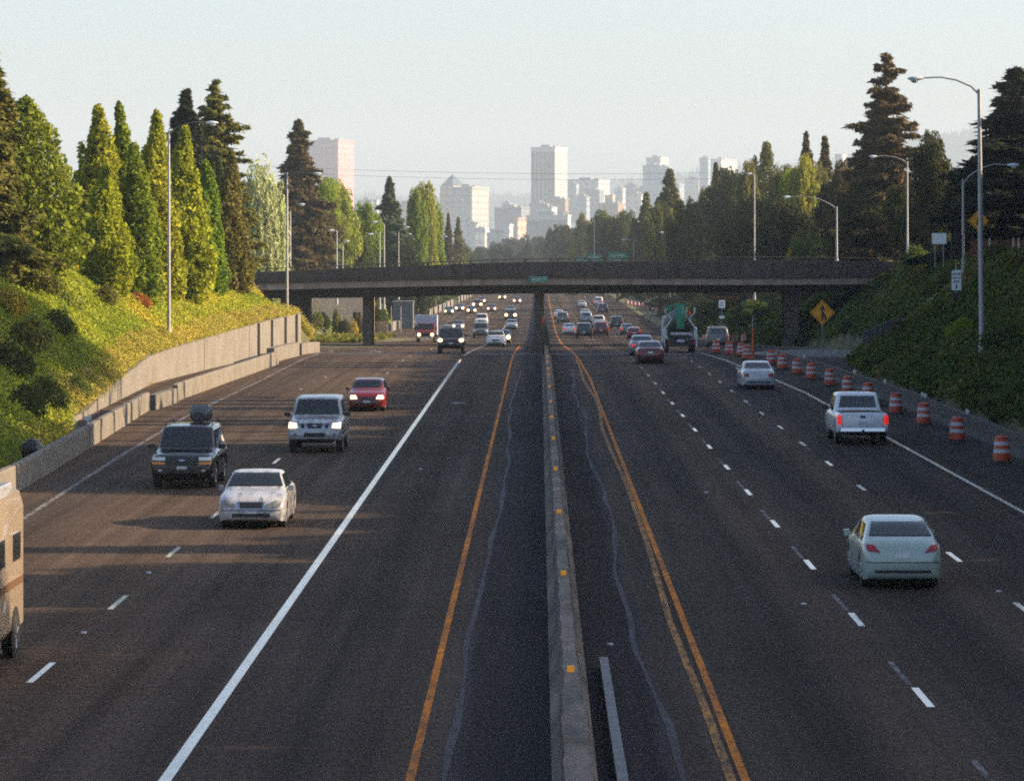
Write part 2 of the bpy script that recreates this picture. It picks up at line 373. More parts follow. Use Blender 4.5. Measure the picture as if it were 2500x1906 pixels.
def light_feats(kind, head=LENS, tail=REDL):
    if kind in ('sedan','round','wagon'):
        hx = {'sedan':.78,'round':.74,'wagon':.72}[kind]
        f = [('headlight','front',[(.44,.56),(hx,.56),(hx,.72),(.46,.70)],head,1,1),('grille','front',[(-.33,.52),(.33,.52),(.36,.66),(-.36,.66)],TRIM,0,0),
             ('lower_grille','front',[(-.5,.33),(.5,.33),(.5,.42),(-.5,.42)],TRIM,0,0),('license_plate','front',[(-.16,.42),(.16,.42),(.16,.52),(-.16,.52)],PLATE,0,0),
             ('taillight','rear',[(.5,.66),(hx-.02,.66),(hx-.02,.86),(.5,.82)],tail,1,0),('license_plate','rear',[(-.17,.66),(.17,.66),(.17,.80),(-.17,.80)],PLATE,0,0),
             ('rear_valance','rear',[(-.62,.36),(.62,.36),(.62,.42),(-.62,.42)],TRIM,0,0)]
    else:
        z = .0 if kind == 'suv' else .08
        f = [('headlight','front',[(.58,.80+z),(.88,.80+z),(.88,.96+z),(.58,.96+z)],head,1,0),('grille','front',[(-.52,.74+z),(.52,.74+z),(.54,.96+z),(-.54,.96+z)],TRIM,0,0),
             ('lower_grille','front',[(-.4,.52+z),(.4,.52+z),(.4,.64+z),(-.4,.64+z)],TRIM,0,0),('license_plate','front',[(-.16,.60+z),(.16,.60+z),(.16,.71+z),(-.16,.71+z)],PLATE,0,0),
             ('taillight','rear',[(.80,.84+z),(.955,.84+z),(.94,1.1+z),(.80,1.1+z)],tail,1,0),('license_plate','rear',[(-.17,.68+z),(.17,.68+z),(.17,.82+z),(-.17,.82+z)],PLATE,0,0)]
    return f
def vehicle(name, kind, pm, label, cat, loc, rz=0, head=LENS, tail=REDL, extra=(), skip=(), mirrors=True, group=None, lods=False):
    o = empty(name, loc, rz, label=label, cat=cat, group=group)
    me, bvh = body_mesh(kind)
    put('body', me, pm, o)
    for ft in list(glass_feats(kind))+list(light_feats(kind, head, tail))+list(extra):
        nm, side, c, m, mir, rd = ft[:6]; off = ft[6] if len(ft) > 6 else .008
        if nm in skip and ft not in extra: continue
        for cc in ([c, sym(c)] if mir else [c]):
            put(nm, patch(bvh, kind, side, cc, off, rnd=bool(rd)), m, o)
    wheels(o, kind)
    # dark floor pan
    sp = SPEC[kind]; A = np.array(sp['st'])
    u = MB().box(-.62,.62,A[0,0]+.35,A[-1,0]-.35,A[5,2]-.08,A[5,2]+.12); put('underside', u.mesh('pan'), INTER, o)
    if mirrors:
        my = {'sedan':.85,'round':.9,'wagon':.85,'suv':.95,'bigsuv':1.0,'pickup':1.4}[kind]; mz = {'sedan':1.0,'round':1.0,'wagon':1.0,'suv':1.24,'bigsuv':1.34,'pickup':1.28}[kind]
        mw = .84 if mz < 1.1 else .97; q_ = .18 if mz < 1.1 else .24
        for s in (-1,1):
            q = MB().prism([(s*mw,mz-.04),(s*(mw+.05),mz-.08),(s*(mw+q_),mz-.06),(s*(mw+q_+.01),mz+.06),(s*(mw+.06),mz+.08)],'y',my-.05,my+.06)
            q.build('mirror', pm if mz < 1.1 else TRIM, o, smooth=30)
    return o
WHITE = paint('white', (.86,.87,.88)); BLACK = paint('black', (.006,.006,.007), rough=.2); SILVER = paint('silver', (.50,.53,.55), .2, .3)
REDP = paint('red', (.17,.008,.012)); DKRED = paint('dark_red', (.10,.012,.016)); GREENG = paint('grey_green', (.38,.47,.42), .15, .32)
DKBLUE = paint('dark_blue', (.02,.03,.06)); BLUE = paint('blue', (.05,.12,.17), .3); PURPLE = paint('purple', (.05,.045,.09), .3); GREY = paint('grey', (.12,.125,.135), .3)
TAN = paint('tan', (.30,.235,.165), rough=.45); PALE = paint('pale_grey', (.62,.64,.65), .1); BLUEG = paint('blue_grey', (.22,.27,.32), .35)
def road_loc(xD, yD, dz=0): return gp(xD, yD, dz)
def onroad(xD, yD, front=True, half=2.3):
    """pixel of the near end's foot -> the middle of the vehicle on the road"""
    p = gp(xD, yD); Y = p.y+half; return Vector((p.x, Y, zr(Y)))
def slope(Y): return math.atan((zr(Y+2)-zr(Y-2))/4)
def V(name, kind, pm, label, cat, x, y, toward, **kw):
    half = -SPEC[kind]['st'][0][0] if not toward else SPEC[kind]['st'][-1][0]
    loc = onroad(x, y, half=half)
    o = vehicle(name, kind, pm, label, cat, loc, R(180) if toward else 0, **kw)
    o.rotation_euler.x = slope(loc.y)*(-1 if toward else 1)
    return o
# white saloon with the four-lamp face
LGR = mat('lamp_oval', (.22,.22,.19), .15, spec=.8)
rndh = [('headlight','front',[(.56,.58),(.78,.58),(.78,.76),(.56,.76)],LGR,1,1,.014),('headlight','front',[(.41,.56),(.56,.56),(.56,.69),(.41,.69)],LGR,1,1,.014),
        ('chrome_frame','front',[(-.34,.54),(.34,.54),(.36,.73),(-.36,.73)],CHROME,0,0,.006),('grille','front',[(-.30,.56),(.30,.56),(.32,.71),(-.32,.71)],TRIM,0,0,.012),
        ('bumper_strip','front',[(-.78,.50),(.78,.50),(.78,.515),(-.78,.515)],TRIM,0,0,.012)]
V('white_sedan', 'sedan', WHITE, 'white sedan with four oval headlamps and chrome grille, closest white car in the left lanes', 'car', 540, 1139, True, extra=rndh, skip=('headlight','grille'), mirrors=True)
sq = [('headlight','front',[(.52,.88),(.90,.88),(.90,.98),(.52,.98)],LENS,1,0,.02),('turn_signal','front',[(.52,.77),(.90,.77),(.90,.84),(.52,.84)],AMBER,1,0,.02),
      ('badge','front',[(-.10,.86),(.10,.86),(.10,.92),(-.10,.92)],CHROME,0,1,.03),('bumper_lamp','front',[(.60,.56),(.74,.56),(.74,.62),(.60,.62)],LENS,1,1,.01),
      ('bumper','front',[(-.88,.50),(.88,.50),(.88,.72),(-.88,.72)],mat('bumper_grey',(.03,.03,.03),.4),0,0,.004)]
t = V('black_suv', 'suv', BLACK, 'black SUV carrying a dark roof bag, in the lane beside the left shoulder', 'SUV', 391, 1053, True, extra=sq, skip=('headlight',))
for s in (-1,1):
    MB().tube([(s*.72,-2.0,1.90),(s*.72,-1.9,1.97),(s*.72,.1,1.97),(s*.72,.25,1.88)], .02, 6).build('roof_rail', TRIM, t)
# roof bag rests on the SUV
bag = MB(); secs = []
for k in range(9):
    a = k/8; yy = -1.7+1.5*a; e = math.sin(math.pi*(.08+.84*a))**.4; secs.append([(.02-.36*e*math.copysign(abs(math.cos(q))**.55,math.cos(q)), yy, .25*e+ .25*e*math.copysign(abs(math.sin(q))**.6,math.sin(q))*(1.0+.08*math.sin(5*k)) ) for q in np.linspace(0, 2*math.pi, 16, endpoint=False)])
bag.sweep(secs)
bo = bag.build('roof_bag', mat('bag_fabric', (.03,.034,.04), .5, bump=(6,.5,.05)), None, smooth=50)
bo.location = t.location+Vector((.22, .65, 1.915)); bo.rotation_euler = (0,0,R(180))
tag(bo, 'dark grey soft luggage bag strapped on the roof of the black SUV', 'luggage bag')
CHG = mat('chrome_grille', (.35,.37,.4), .25, .9)
tt = [('headlight','front',[(.62,.92),(.94,.90),(.94,1.10),(.66,1.08)],HDIM,1,0,.015),('chrome_frame','front',[(-.56,.86),(.56,.86),(.60,1.09),(-.60,1.09)],CHG,0,0,.004),
      ('grille','front',[(-.26,.90),(.26,.90),(.28,1.07),(-.28,1.07)],TRIM,0,0,.014),('grille','front',[(.36,.90),(.48,.90),(.52,1.06),(.40,1.06)],TRIM,1,0,.014),
      ('badge','front',[(-.09,.96),(.09,.96),(.09,1.02),(-.09,1.02)],CHROME,0,1,.03),('lower_grille','front',[(-.38,.60),(.38,.60),(.38,.74),(-.38,.74)],TRIM,0,0,.012),
      ('fog_lamp','front',[(.68,.64),(.76,.64),(.76,.72),(.68,.72)],TRIM,1,1,.012)]
V('white_suv', 'bigsuv', WHITE, 'tall white SUV with chrome strut grille and lit headlamps, ahead of the red car', 'SUV', 677, 975, True, extra=tt, skip=('headlight','grille','lower_grille'))
V('red_hatchback', 'wagon', REDP, 'small red hatchback just behind the tall white SUV', 'car', 789, 886, True, extra=[('headlight','front',[(.42,.58),(.74,.57),(.74,.74),(.50,.74)],HDIM,1,0,.02)], skip=('headlight',))
V('black_pickup', 'pickup', BLACK, 'black pickup with glaring headlamps, in front of the box truck', 'pickup truck', 970, 761, True, extra=[('headlight','front',[(.60,.84),(.92,.84),(.92,1.06),(.60,1.06)],HLIT,1,1,.03)], skip=('headlight',))
# far traffic coming towards the camera: x, y, kind, paint, lamps, name, label
big = lambda m, kind: ([('headlight','front',[(.42,.44),(.82,.44),(.82,.82),(.42,.82)],m,1,1,.04)] if kind in ('sedan','round','wagon') else [('headlight','front',[(.48,.74),(.96,.74),(.96,1.14),(.48,1.14)],m,1,1,.04)])  # oversized lenses take the bloom of the headlamps into their shape
FAR = [(962,724,'sedan',PALE,HDIM,'silver sedan squeezed between the box truck and the black pickup'),
 (986,711,'sedan',GREY,HDIM,'grey sedan above and right of the box truck, one lamp glinting white'),
 (1036,703,'bigsuv',PALE,LENS,'pale grey SUV with a broad dark windshield in the middle left lane'),
 (1034,727,'suv',GREY,LENS,'dark grey SUV left of the pale sedan, headlamps off'),
 (1067,746,'sedan',PALE,LENS,'pale silver sedan right of the black pickup, next to the thick white line'),
 (1081,739,'sedan',DKBLUE,HLIT,'dark blue sedan half hidden behind the pale silver sedan, headlamp glaring'),
 (1101,709,'round',BLUEG,LENS,'grey green sedan in the carpool lane behind the dark blue sedan'),
 (1099,690,'suv',BLACK,HLIT,'black SUV with two glaring headlamps in the carpool lane'),
 (1099,675,'sedan',GREY,LENS,'dark grey car following the glaring black SUV in the carpool lane'),
 (1113,653,'sedan',DKRED,HLIT,'dark red car with lit headlamps, farthest in the carpool lane'),
 (1081,645,'sedan',GREY,HLIT,'small far car with one pale and one orange lamp under the girder'),
 (1058,671,'sedan',REDP,HDIM,'bright red sedan far down the left lanes'),
 (1036,653,'sedan',BLACK,HLIT,'far dark car with two yellowish lamps near the top of the left road'),
 (1027,665,'suv',DKRED,HLIT,'dark red SUV with lit headlamps left of the bright red sedan'),
 (1015,675,'sedan',DKBLUE,HLIT,'navy car with lit headlamps below the dark red SUV'),
 (989,670,'sedan',GREY,HLIT,'far grey car between the blue car and the navy car'),
 (966,677,'round',BLUE,HDIM,'teal blue car by the far left concrete wall')]
for x, y, k, pm, hd, lb in FAR:
    V('oncoming_car', k, pm, lb, 'car' if k not in ('suv','bigsuv') else 'SUV', x, y, True, extra=big(hd, k) if hd is not LENS else (), skip=('headlight',) if hd is not LENS else (), mirrors=False)
# away from the camera
V('green_sedan', 'round', GREENG, 'pale grey green car nearest the camera in the right lanes', 'car', 1943, 1268, False, tail=REDL,
  extra=[('taillight','rear',[(.48,.80),(.76,.84),(.80,.98),(.62,.96)],mat('tail_red',(.40,.02,.03),.3),1,0,.012),('bumper_step','rear',[(-.8,.58),(.8,.58),(.8,.60),(-.8,.60)],TRIM,0,0,.004)], skip=('taillight',))
pk = V('white_pickup', 'pickup', paint('bright_pale', (.78,.80,.82)), 'white pickup with red tail lamps beside the orange drums', 'pickup truck', 1857, 957, False, tail=BRAKE,
  extra=[('taillight','rear',[(.80,.78),(.96,.78),(.96,1.12),(.82,1.12)],BRAKE,1,0,.02),('tailgate_handle','rear',[(-.10,1.02),(.10,1.02),(.10,1.10),(-.10,1.10)],TRIM,0,0,.012),
         ('tailgate_seam','rear',[(.765,.66),(.78,.66),(.78,1.14),(.765,1.14)],TRIM,1,0,.003)], skip=('taillight',))
MB().box(-.86,.86,-3.02,-2.82,.50,.66,.02).build('rear_bumper', CHROME, pk, bevel=.02)
MB().box(-.05,.05,-3.2,-3.0,.42,.52,.01).cyl((0,-3.18,.5),(0,-3.18,.6),.035).build('tow_hitch', TRIM, pk)
V('silver_sedan', 'sedan', SILVER, 'silver sedan behind the white pickup, next to the right edge line', 'car', 1633, 838, False, tail=mat('tail_red',(.40,.02,.03),.3))
V('dark_red_sedan', 'sedan', DKRED, 'dark red sedan with a sky-reflecting roof, left of the concrete mixer', 'car', 1400, 783, False)
V('blue_sedan', 'sedan', BLUEG, 'blue grey sedan hidden behind the dark red sedan, left brake lamp lit', 'car', 1383, 766, False, tail=BRAKE)
V('ramp_suv', 'suv', GREY, 'dark grey SUV with black rear glass behind the first orange drums of the ramp', 'SUV', 1546, 748, False)
BACK = [(1203,685,'sedan',PALE,REDL,'silver car farthest in the lane beside the median on the right'),
 (1211,696,'suv',GREY,REDL,'grey car with a dark rear following the silver car by the median'),
 (1225,720,'round',PALE,BRAKE,'small white car with red lamps both sides, right of the bridge pillar'),
 (1257,728,'suv',BLACK,REDL,'black SUV just right of the small white car'),
 (1260,683,'sedan',SILVER,REDL,'far silver sedan directly above another silver sedan'),
 (1262,696,'suv',BLUEG,REDL,'silver blue SUV left of the white pickup under the bridge'),
 (1289,706,'pickup',PALE,REDL,'white pickup seen between the silver SUV and the red SUV'),
 (1294,723,'suv',DKRED,REDL,'wide dark red SUV below the far white pickup'),
 (1328,708,'suv',BLACK,REDL,'black SUV right of the dark red SUV'),
 (1350,720,'sedan',GREY,BRAKE,'grey sedan with its left brake lamp glowing, behind the red hatchback'),
 (1365,730,'wagon',REDP,REDL,'red hatchback left of the blue grey sedan'),
 (1253,662,'sedan',SILVER,REDL,'small pale far car under the girder on the right road'),
 (1288,659,'bigsuv',PALE,BRAKE,'white van-like SUV with a bright brake lamp, farthest on the right road'),
 (1298,675,'suv',PURPLE,REDL,'purple SUV just below the white one with the bright brake lamp')]
for x, y, k, pm, tl, lb in BACK:
    ex = []; sk = ()
    if tl is BRAKE:
        sk = ('taillight',)
        ex = [('taillight','rear',[(.52,.64),(.78,.64),(.78,.90),(.52,.88)] if k in ('sedan','round','wagon') else [(.72,.9),(.97,.9),(.95,1.2),(.72,1.2)],BRAKE,1,0,.03)]
    V('receding_car', k, pm, lb, {'pickup':'pickup truck','suv':'SUV','bigsuv':'SUV'}.get(k,'car'), x, y, False, extra=ex, skip=sk, mirrors=False)
# box truck
p = onroad(916, 737, half=3.0); bt = empty('box_truck', p, R(180), label='box truck with a pale blue cargo box, dark red cab and blazing headlamps', cat='truck')
bt.rotation_euler.x = -slope(p.y)
MB().box(-1.15,1.15,-3.0,1.15,.75,2.95).build('cargo_box', mat('box_pale', (.40,.50,.60), .4), bt, bevel=.04)
MB().box(-1.17,1.17,1.06,1.17,2.80,2.98).box(-1.17,-1.06,1.04,1.165,.8,2.80).box(1.06,1.17,1.04,1.165,.8,2.80).build('box_trim', mat('trim_pale', (.6,.66,.7), .4), bt)
cb = MB().prism([(1.2,.55),(3.0,.55),(3.05,1.0),(2.95,1.25),(2.35,1.38),(1.95,2.05),(1.2,2.1)], 'x', -.98, .98).build('cab', paint('truck_red',(.16,.02,.02)), bt, bevel=.06)
MB().prism([(2.36,1.42),(2.40,1.42),(2.03,2.0),(1.99,2.0)], 'x', -.82, .82).build('windshield', GLASS, bt)
for s in (-1,1):
    MB().prism([(1.35,1.4),(2.2,1.4),(1.9,1.95),(1.35,1.95)], 'x', s*.98, s*1.0).build('side_window', GLASS, bt)
    MB().lathe([(.001,0),(.15,0),(.17,.03),(.12,.06),(.001,.08)], (s*.70,3.02,.85), 18, 'y').build('headlight', HLIT, bt, smooth=40)
    MB().box(s*1.0-.02,s*1.0+s*.2+.0,2.0,2.1,1.35,1.7).build('mirror', TRIM, bt)
    for wy in (2.3,-1.9):
        w = empty('wheel'); w.parent = bt; w.location = (s*.88, wy, .42); tr, rm = wheel_meshes(.42); put('tyre', tr, TYRE, w); put('rim', rm, RIM, w)
MB().box(-.5,.5,3.03,3.07,.75,.98).build('grille', TRIM, bt); MB().box(-.95,.95,3.05,3.16,.45,.65).build('bumper', CHROME, bt, bevel=.02)
MB().box(-.4,.4,-2.9,2.9,.45,.75).build('chassis', INTER, bt)
# concrete mixer truck, seen from behind
p = onroad(1465, 759, half=4.2); mx = empty('concrete_mixer', p, 0, label='concrete mixer truck with green hopper and white fenders in the right lane', cat='truck'); mx.rotation_euler.x = slope(p.y)
WF = mat('mixer_white', (.55,.58,.6), .45, noise=(1.5,.3)); GRN = mat('mixer_green', (.01,.22,.13), .45); DM = mat('mixer_dark', (.03,.032,.034), .6)
dr = MB().lathe([(.35,0),(.62,.35),(1.02,1.4),(1.14,2.5),(1.05,3.6),(.55,4.6),(.4,4.7)], (0,0,0), 24, 'y')
d_ = dr.build('drum', mat('drum_grey', (.07,.09,.08), .55), mx, (0,-2.9,2.55), smooth=40); d_.rotation_euler.x = R(-11)
MB().tube([(0,-3.0,3.2),(0,-3.55,3.25),(0,-3.7,2.9),(0,-3.75,2.3),(0,-3.8,1.75)], [.36,.36,.34,.30,.26], 12).build('hopper', GRN, mx, smooth=50)
MB().prism([(-.5,3.62),(.5,3.62),(.36,3.1),(-.36,3.1)], 'y', -3.7, -3.0).build('hopper_mouth', GRN, mx, bevel=.03)
MB().prism([(-1.0,3.45),(-.62,3.5),(-.6,3.05),(-.95,3.0)], 'y', -3.5, -2.9).build('water_tank', GRN, mx, bevel=.05)
for s in (-1,1):
    MB().tube([(s*1.17,-4.0,.45),(s*1.19,-3.95,1.5),(s*1.17,-3.7,1.9)], .055, 6).tube([(s*1.12,-3.6,1.8),(s*.62,-3.5,2.5),(s*1.05,-3.3,2.9),(s*1.1,-3.2,3.35)], .06, 6).build('side_frame', WF, mx)
    MB().box(s*1.12-.12,s*1.12+.12,-4.05,-3.2,1.0,1.75).build('fender', WF, mx, bevel=.05)
    MB().box(s*.9-.12,s*.9+.12,-4.12,-4.08,.62,.75).build('taillight', REDL, mx)
    for wy in (-3.1,-1.8,2.9):
        w = empty('wheel'); w.parent = mx; w.location = (s*.98, wy, .5); tr, rm = wheel_meshes(.5); put('tyre', tr, TYRE, w); put('rim', rm, RIM, w)
MB().box(-1.0,1.0,-4.1,-3.9,.55,1.0).box(-.9,.9,-4.0,-3.8,1.05,1.25).build('rear_bumper', DM, mx, bevel=.02)
MB().box(-.75,.75,-4.02,-3.97,1.32,1.52).build('light_bar', WF, mx)
MB().box(-.28,.28,-4.14,-4.11,.78,.98).build('license_plate', PLATE, mx)
MB().box(-.45,.45,-4.0,4.0,.7,1.05).build('chassis', INTER, mx)
MB().box(-1.15,1.15,2.2,4.2,.7,2.75,.05).build('cab', WF, mx, bevel=.1)
MB().tube([(.55,-3.75,3.05),(.72,-3.78,2.75)], .16, 8).build('chute_extension', mat('mixer_orange',(.5,.09,.02),.5), mx)
# tall tan motorhome cut by the left edge of the picture
Yv = 65.2; rv = empty('motorhome', (-10.75, Yv-2.6, 0), R(180), label='tall tan motorhome with a white roof, cut off by the left edge of the picture', cat='motorhome')
secs = []
for yy, w, z0, z1 in ((-2.95,1.02,.62,2.75),(-2.9,1.10,.45,2.95),(-2.7,1.15,.38,3.05),(2.2,1.15,.38,3.05),(2.7,1.1,.4,2.8),(3.0,1.0,.5,2.2)):
    pts = [(-.9*w,z0),(.9*w,z0),(w,z0+.15),(w,z1-.35),(.93*w,z1-.08),(.8*w,z1),(-.8*w,z1),(-.93*w,z1-.08),(-w,z1-.35),(-w,z0+.15)]
    secs.append([(x,yy,z) for x,z in pts])
MB().sweep(secs).build('body', TAN, rv, smooth=35)
MB().box(-.95,.95,-2.8,2.3,3.03,3.12,.03).build('roof', WHITE, rv, bevel=.02); MB().box(-.3,.3,-1.6,-.9,3.1,3.28,.05).build('roof_vent', WHITE, rv, bevel=.03)
for s in (-1,1):
    for a, b, z0, z1 in ((-2.3,-1.4,1.75,2.25),(-.4,.8,1.75,2.25),(1.2,2.1,1.6,2.2)):
        MB().box(s*1.15-.012,s*1.15+.012,a,b,z0,z1).build('side_window', GLASS, rv, bevel=.01)
    MB().box(s*.98-.08,s*.98+.08,-2.98,-2.9,.85,1.0).build('taillight', BRAKE if s == 1 else REDL, rv)
    MB().box(s*1.155-.01,s*1.155+.01,-2.6,2.4,1.28,1.42).build('side_stripe', mat('stripe_brown',(.12,.06,.03),.5), rv)
    for wy in (-1.7,2.0):
        MB().lathe([(.001,-.01),(.50,-.01),(.50,.01),(.001,.01)], (s*1.152,wy,.42), 24, 'x').build('wheel_arch', INTER, rv)
        w = empty('wheel'); w.parent = rv; w.location = (s*1.06, wy, .38); tr, rm = wheel_meshes(.38); put('tyre', tr, TYRE, w); put('rim', rm, RIM, w)
MB().box(-.6,.6,-2.99,-2.93,1.7,2.3).build('rear_window', GLASS, rv, bevel=.01); MB().box(-1.05,1.05,-3.05,-2.9,.45,.62).build('rear_bumper', CHROME, rv, bevel=.02)
# ---------------------------------------------------------------- ground, road, banks
YS = list(range(20,350,5))+list(range(350,700,20))+list(range(700,1600,60))+[1700,2000,2400,3000,4000,5500,8000,10600,15800]
XS_L = [-9200,-6200,-4000,-2500,-1500,-900,-500,-300,-180,-110,-75]
verts = []; rows = []
for Y in YS:
    tx, tz, cx, cz = (lerp_table(T, Y) for T in (LTOE, LTOEZ, LCR, LCRZ)); rx, rz_, qx, qz = (lerp_table(T, Y) for T in (RTOE, RTOEZ, RCR, RCRZ))
    row = [(x, ground(x, Y)) for x in XS_L]+[(cx-14, ground(cx-14,Y)),(cx-5, ground(cx-5,Y))]
    for k in range(0, 13):
        x = cx+(tx-cx)*k/12; row.append((x, ground(x, Y)))
    row += [(tx+.02, min(zr(Y), tz)-.06), (tx+1.2, zr(Y)-.06), (-10, zr(Y)-.06), (0, zr(Y)-.06), (10, zr(Y)-.06), (rx-1.2, zr(Y)-.06), (rx-.02, min(zr(Y), rz_)-.06)]
    for k in range(0, 13):
        x = rx+(qx-rx)*k/12; row.append((x, ground(x, Y)))
    row += [(qx+5, ground(qx+5,Y)),(qx+14, ground(qx+14,Y))]+[(-x, ground(-x, Y)) for x in XS_L[::-1]]
    rows.append([(x, Y, z+(0 if abs(x)<26 else .25*math.sin(x*.8+Y*.21)+.2*math.sin(Y*.33+x*.3)) if Y < 700 else z) for x, z in row])
gm = MB(); n = len(rows[0]); gm.v = [p for r_ in rows for p in r_]
gm.f = [(i*n+k, i*n+k+1, (i+1)*n+k+1, (i+1)*n+k) for i in range(len(rows)-1) for k in range(n-1)]
def groundmat():
    m = bpy.data.materials.new('ground_earth'); m.use_nodes = True; nt = m.node_tree; N = nt.nodes; L = nt.links; b = N['Principled BSDF']; b.inputs['Roughness'].default_value = .9
    tc = N.new('ShaderNodeTexCoord'); a = N.new('ShaderNodeTexNoise'); a.inputs['Scale'].default_value = .22; a.inputs['Detail'].default_value = 6
    r = N.new('ShaderNodeValToRGB'); e = r.color_ramp.elements
    e[0].position = .38; e[0].color = (.035,.05,.012,1); e[1].position = .62; e[1].color = (.15,.11,.035,1); x = e.new(.5); x.color = (.07,.075,.02,1)
    L.new(tc.outputs['Object'], a.inputs['Vector']); L.new(a.outputs[0], r.inputs[0]); L.new(r.outputs[0], b.inputs['Base Color'])
    return m
tag(gm.build('ground', groundmat(), smooth=60), kind='structure')

def roadmat():
    m = bpy.data.materials.new('asphalt'); m.use_nodes = True; nt = m.node_tree; N = nt.nodes; L = nt.links; b = N['Principled BSDF']
    b.inputs['Roughness'].default_value = .9; b.inputs['Specular IOR Level'].default_value = .06
    tc = N.new('ShaderNodeTexCoord'); sep = N.new('ShaderNodeSeparateXYZ'); L.new(tc.outputs['Object'], sep.inputs[0])
    wob = N.new('ShaderNodeTexNoise'); mp0 = N.new('ShaderNodeMapping'); mp0.inputs['Scale'].default_value = (0,.12,0); L.new(tc.outputs['Object'], mp0.inputs[0]); L.new(mp0.outputs[0], wob.inputs['Vector']); wob.inputs['Scale'].default_value = 1; wob.inputs['Detail'].default_value = 4
    wm = N.new('ShaderNodeMapRange'); wm.inputs[3].default_value = -.35; wm.inputs[4].default_value = .35; L.new(wob.outputs[0], wm.inputs[0])
    ad = N.new('ShaderNodeMath'); ad.operation = 'ADD'; L.new(sep.outputs[0], ad.inputs[0]); L.new(wm.outputs[0], ad.inputs[1])
    mr = N.new('ShaderNodeMapRange'); mr.inputs[1].default_value = -20; mr.inputs[2].default_value = 20; L.new(ad.outputs[0], mr.inputs[0])
    ramp = N.new('ShaderNodeValToRGB'); ramp.color_ramp.interpolation = 'LINEAR'; el = ramp.color_ramp.elements
    BL = (.027,.0225,.0235,1); BR = (.074,.052,.038,1); GY = (.052,.040,.033,1); DK = (.034,.027,.024,1); LT = (.036,.032,.037,1)
    stops = [(-20,BR),(-15.9,BR),(-14.3,GY),(-12.2,BR),(-9.2,BR),(-5.4,GY),(-4.4,GY),(-3.5,DK),(-2.6,GY),(-1.3,GY),(-1.24,LT),(-1.16,LT),(-1.05,BL),(.4,BL),(1.6,BL),(1.75,BL),(1.85,LT),(1.98,LT),(2.06,GY),(3.5,GY),(4.6,DK),(5.7,BR),(7,GY),(8.2,DK),(9.4,BR),(10.5,GY),(11.8,DK),(13.2,GY),(14.2,DK),(20,DK)]
    el[0].position = 0; el[0].color = stops[0][1]; el[1].position = 1; el[1].color = stops[-1][1]
    for x, c in stops[1:-1]:
        e = el.new((x+20)/40); e.color = c
    L.new(mr.outputs[0], ramp.inputs[0])
    # streaks along the road, blotches and aggregate grain
    def nz(scale, sc3, lo, hi, det=6, a=.3, z=.7):
        mp = N.new('ShaderNodeMapping'); mp.inputs['Scale'].default_value = sc3; L.new(tc.outputs['Object'], mp.inputs[0])
        t = N.new('ShaderNodeTexNoise'); t.inputs['Scale'].default_value = scale; t.inputs['Detail'].default_value = det; L.new(mp.outputs[0], t.inputs['Vector'])
        r = N.new('ShaderNodeMapRange'); r.inputs[1].default_value = a; r.inputs[2].default_value = z; r.inputs[3].default_value = lo; r.inputs[4].default_value = hi; L.new(t.outputs[0], r.inputs[0]); return r.outputs[0]
    last = ramp.outputs[0]
    for o in (nz(1.0,(1.6,.03,1),.74,1.3), nz(.12,(1,.5,1),.80,1.22), nz(14,(1,.25,1),.62,1.4,3), nz(.9,(3.0,.012,1),.86,1.14,3), nz(.5,(.25,2.2,1),.93,1.06,4)):
        x = N.new('ShaderNodeMix'); x.data_type = 'RGBA'; x.blend_type = 'MULTIPLY'; x.inputs[0].default_value = 1; L.new(last, x.inputs[6]); L.new(o, x.inputs[7]); last = x.outputs[2]
    L.new(last, b.inputs['Base Color'])
    return m
RY = [20+2.5*i for i in range(132)]+list(range(350,1500,12))
def strip(mb, xa, xb, y0, y1, dz):
    ys = [y0]+[y for y in RY if y0 < y < y1]+[y1]
    fa = xa if callable(xa) else (lambda Y: xa); fb = xb if callable(xb) else (lambda Y: xb)
    vs = []; fs = []
    for y in ys: vs += [(fa(y),y,zr(y)+dz),(fb(y),y,zr(y)+dz)]
    for i in range(len(ys)-1): fs.append((2*i,2*i+1,2*i+3,2*i+2))
    mb.add(vs, fs)
RIGHT_E = lambda Y: lerp_table([(0,13.7),(180,13.7),(200,13.3),(225,12.6),(262,11.75),(300,11.4),(1500,11.4)], Y)
RBAR = lambda Y: lerp_table([(0,16.95),(165,16.9),(200,16.1),(215,15.5),(232,15.0)], Y)
road = MB(); 
ROADR = lambda Y: lerp_table([(0,19),(205,19),(225,21),(250,25),(262,26.5),(290,24),(340,19.5),(420,18.5),(1500,18.5)], Y)
ROADL = lambda Y: lerp_table([(0,-16.6),(108,-16.6),(131,-17.2),(152,-19.9),(193,-21.2),(243,-19.1),(290,-17.9),(300,-19),(330,-29),(380,-29),(430,-24),(500,-21),(900,-18),(1500,-18)], Y)
strip(road, ROADL, ROADR, 20, 1500, 0)
rd = tag(road.build('road', roadmat()), kind='structure')
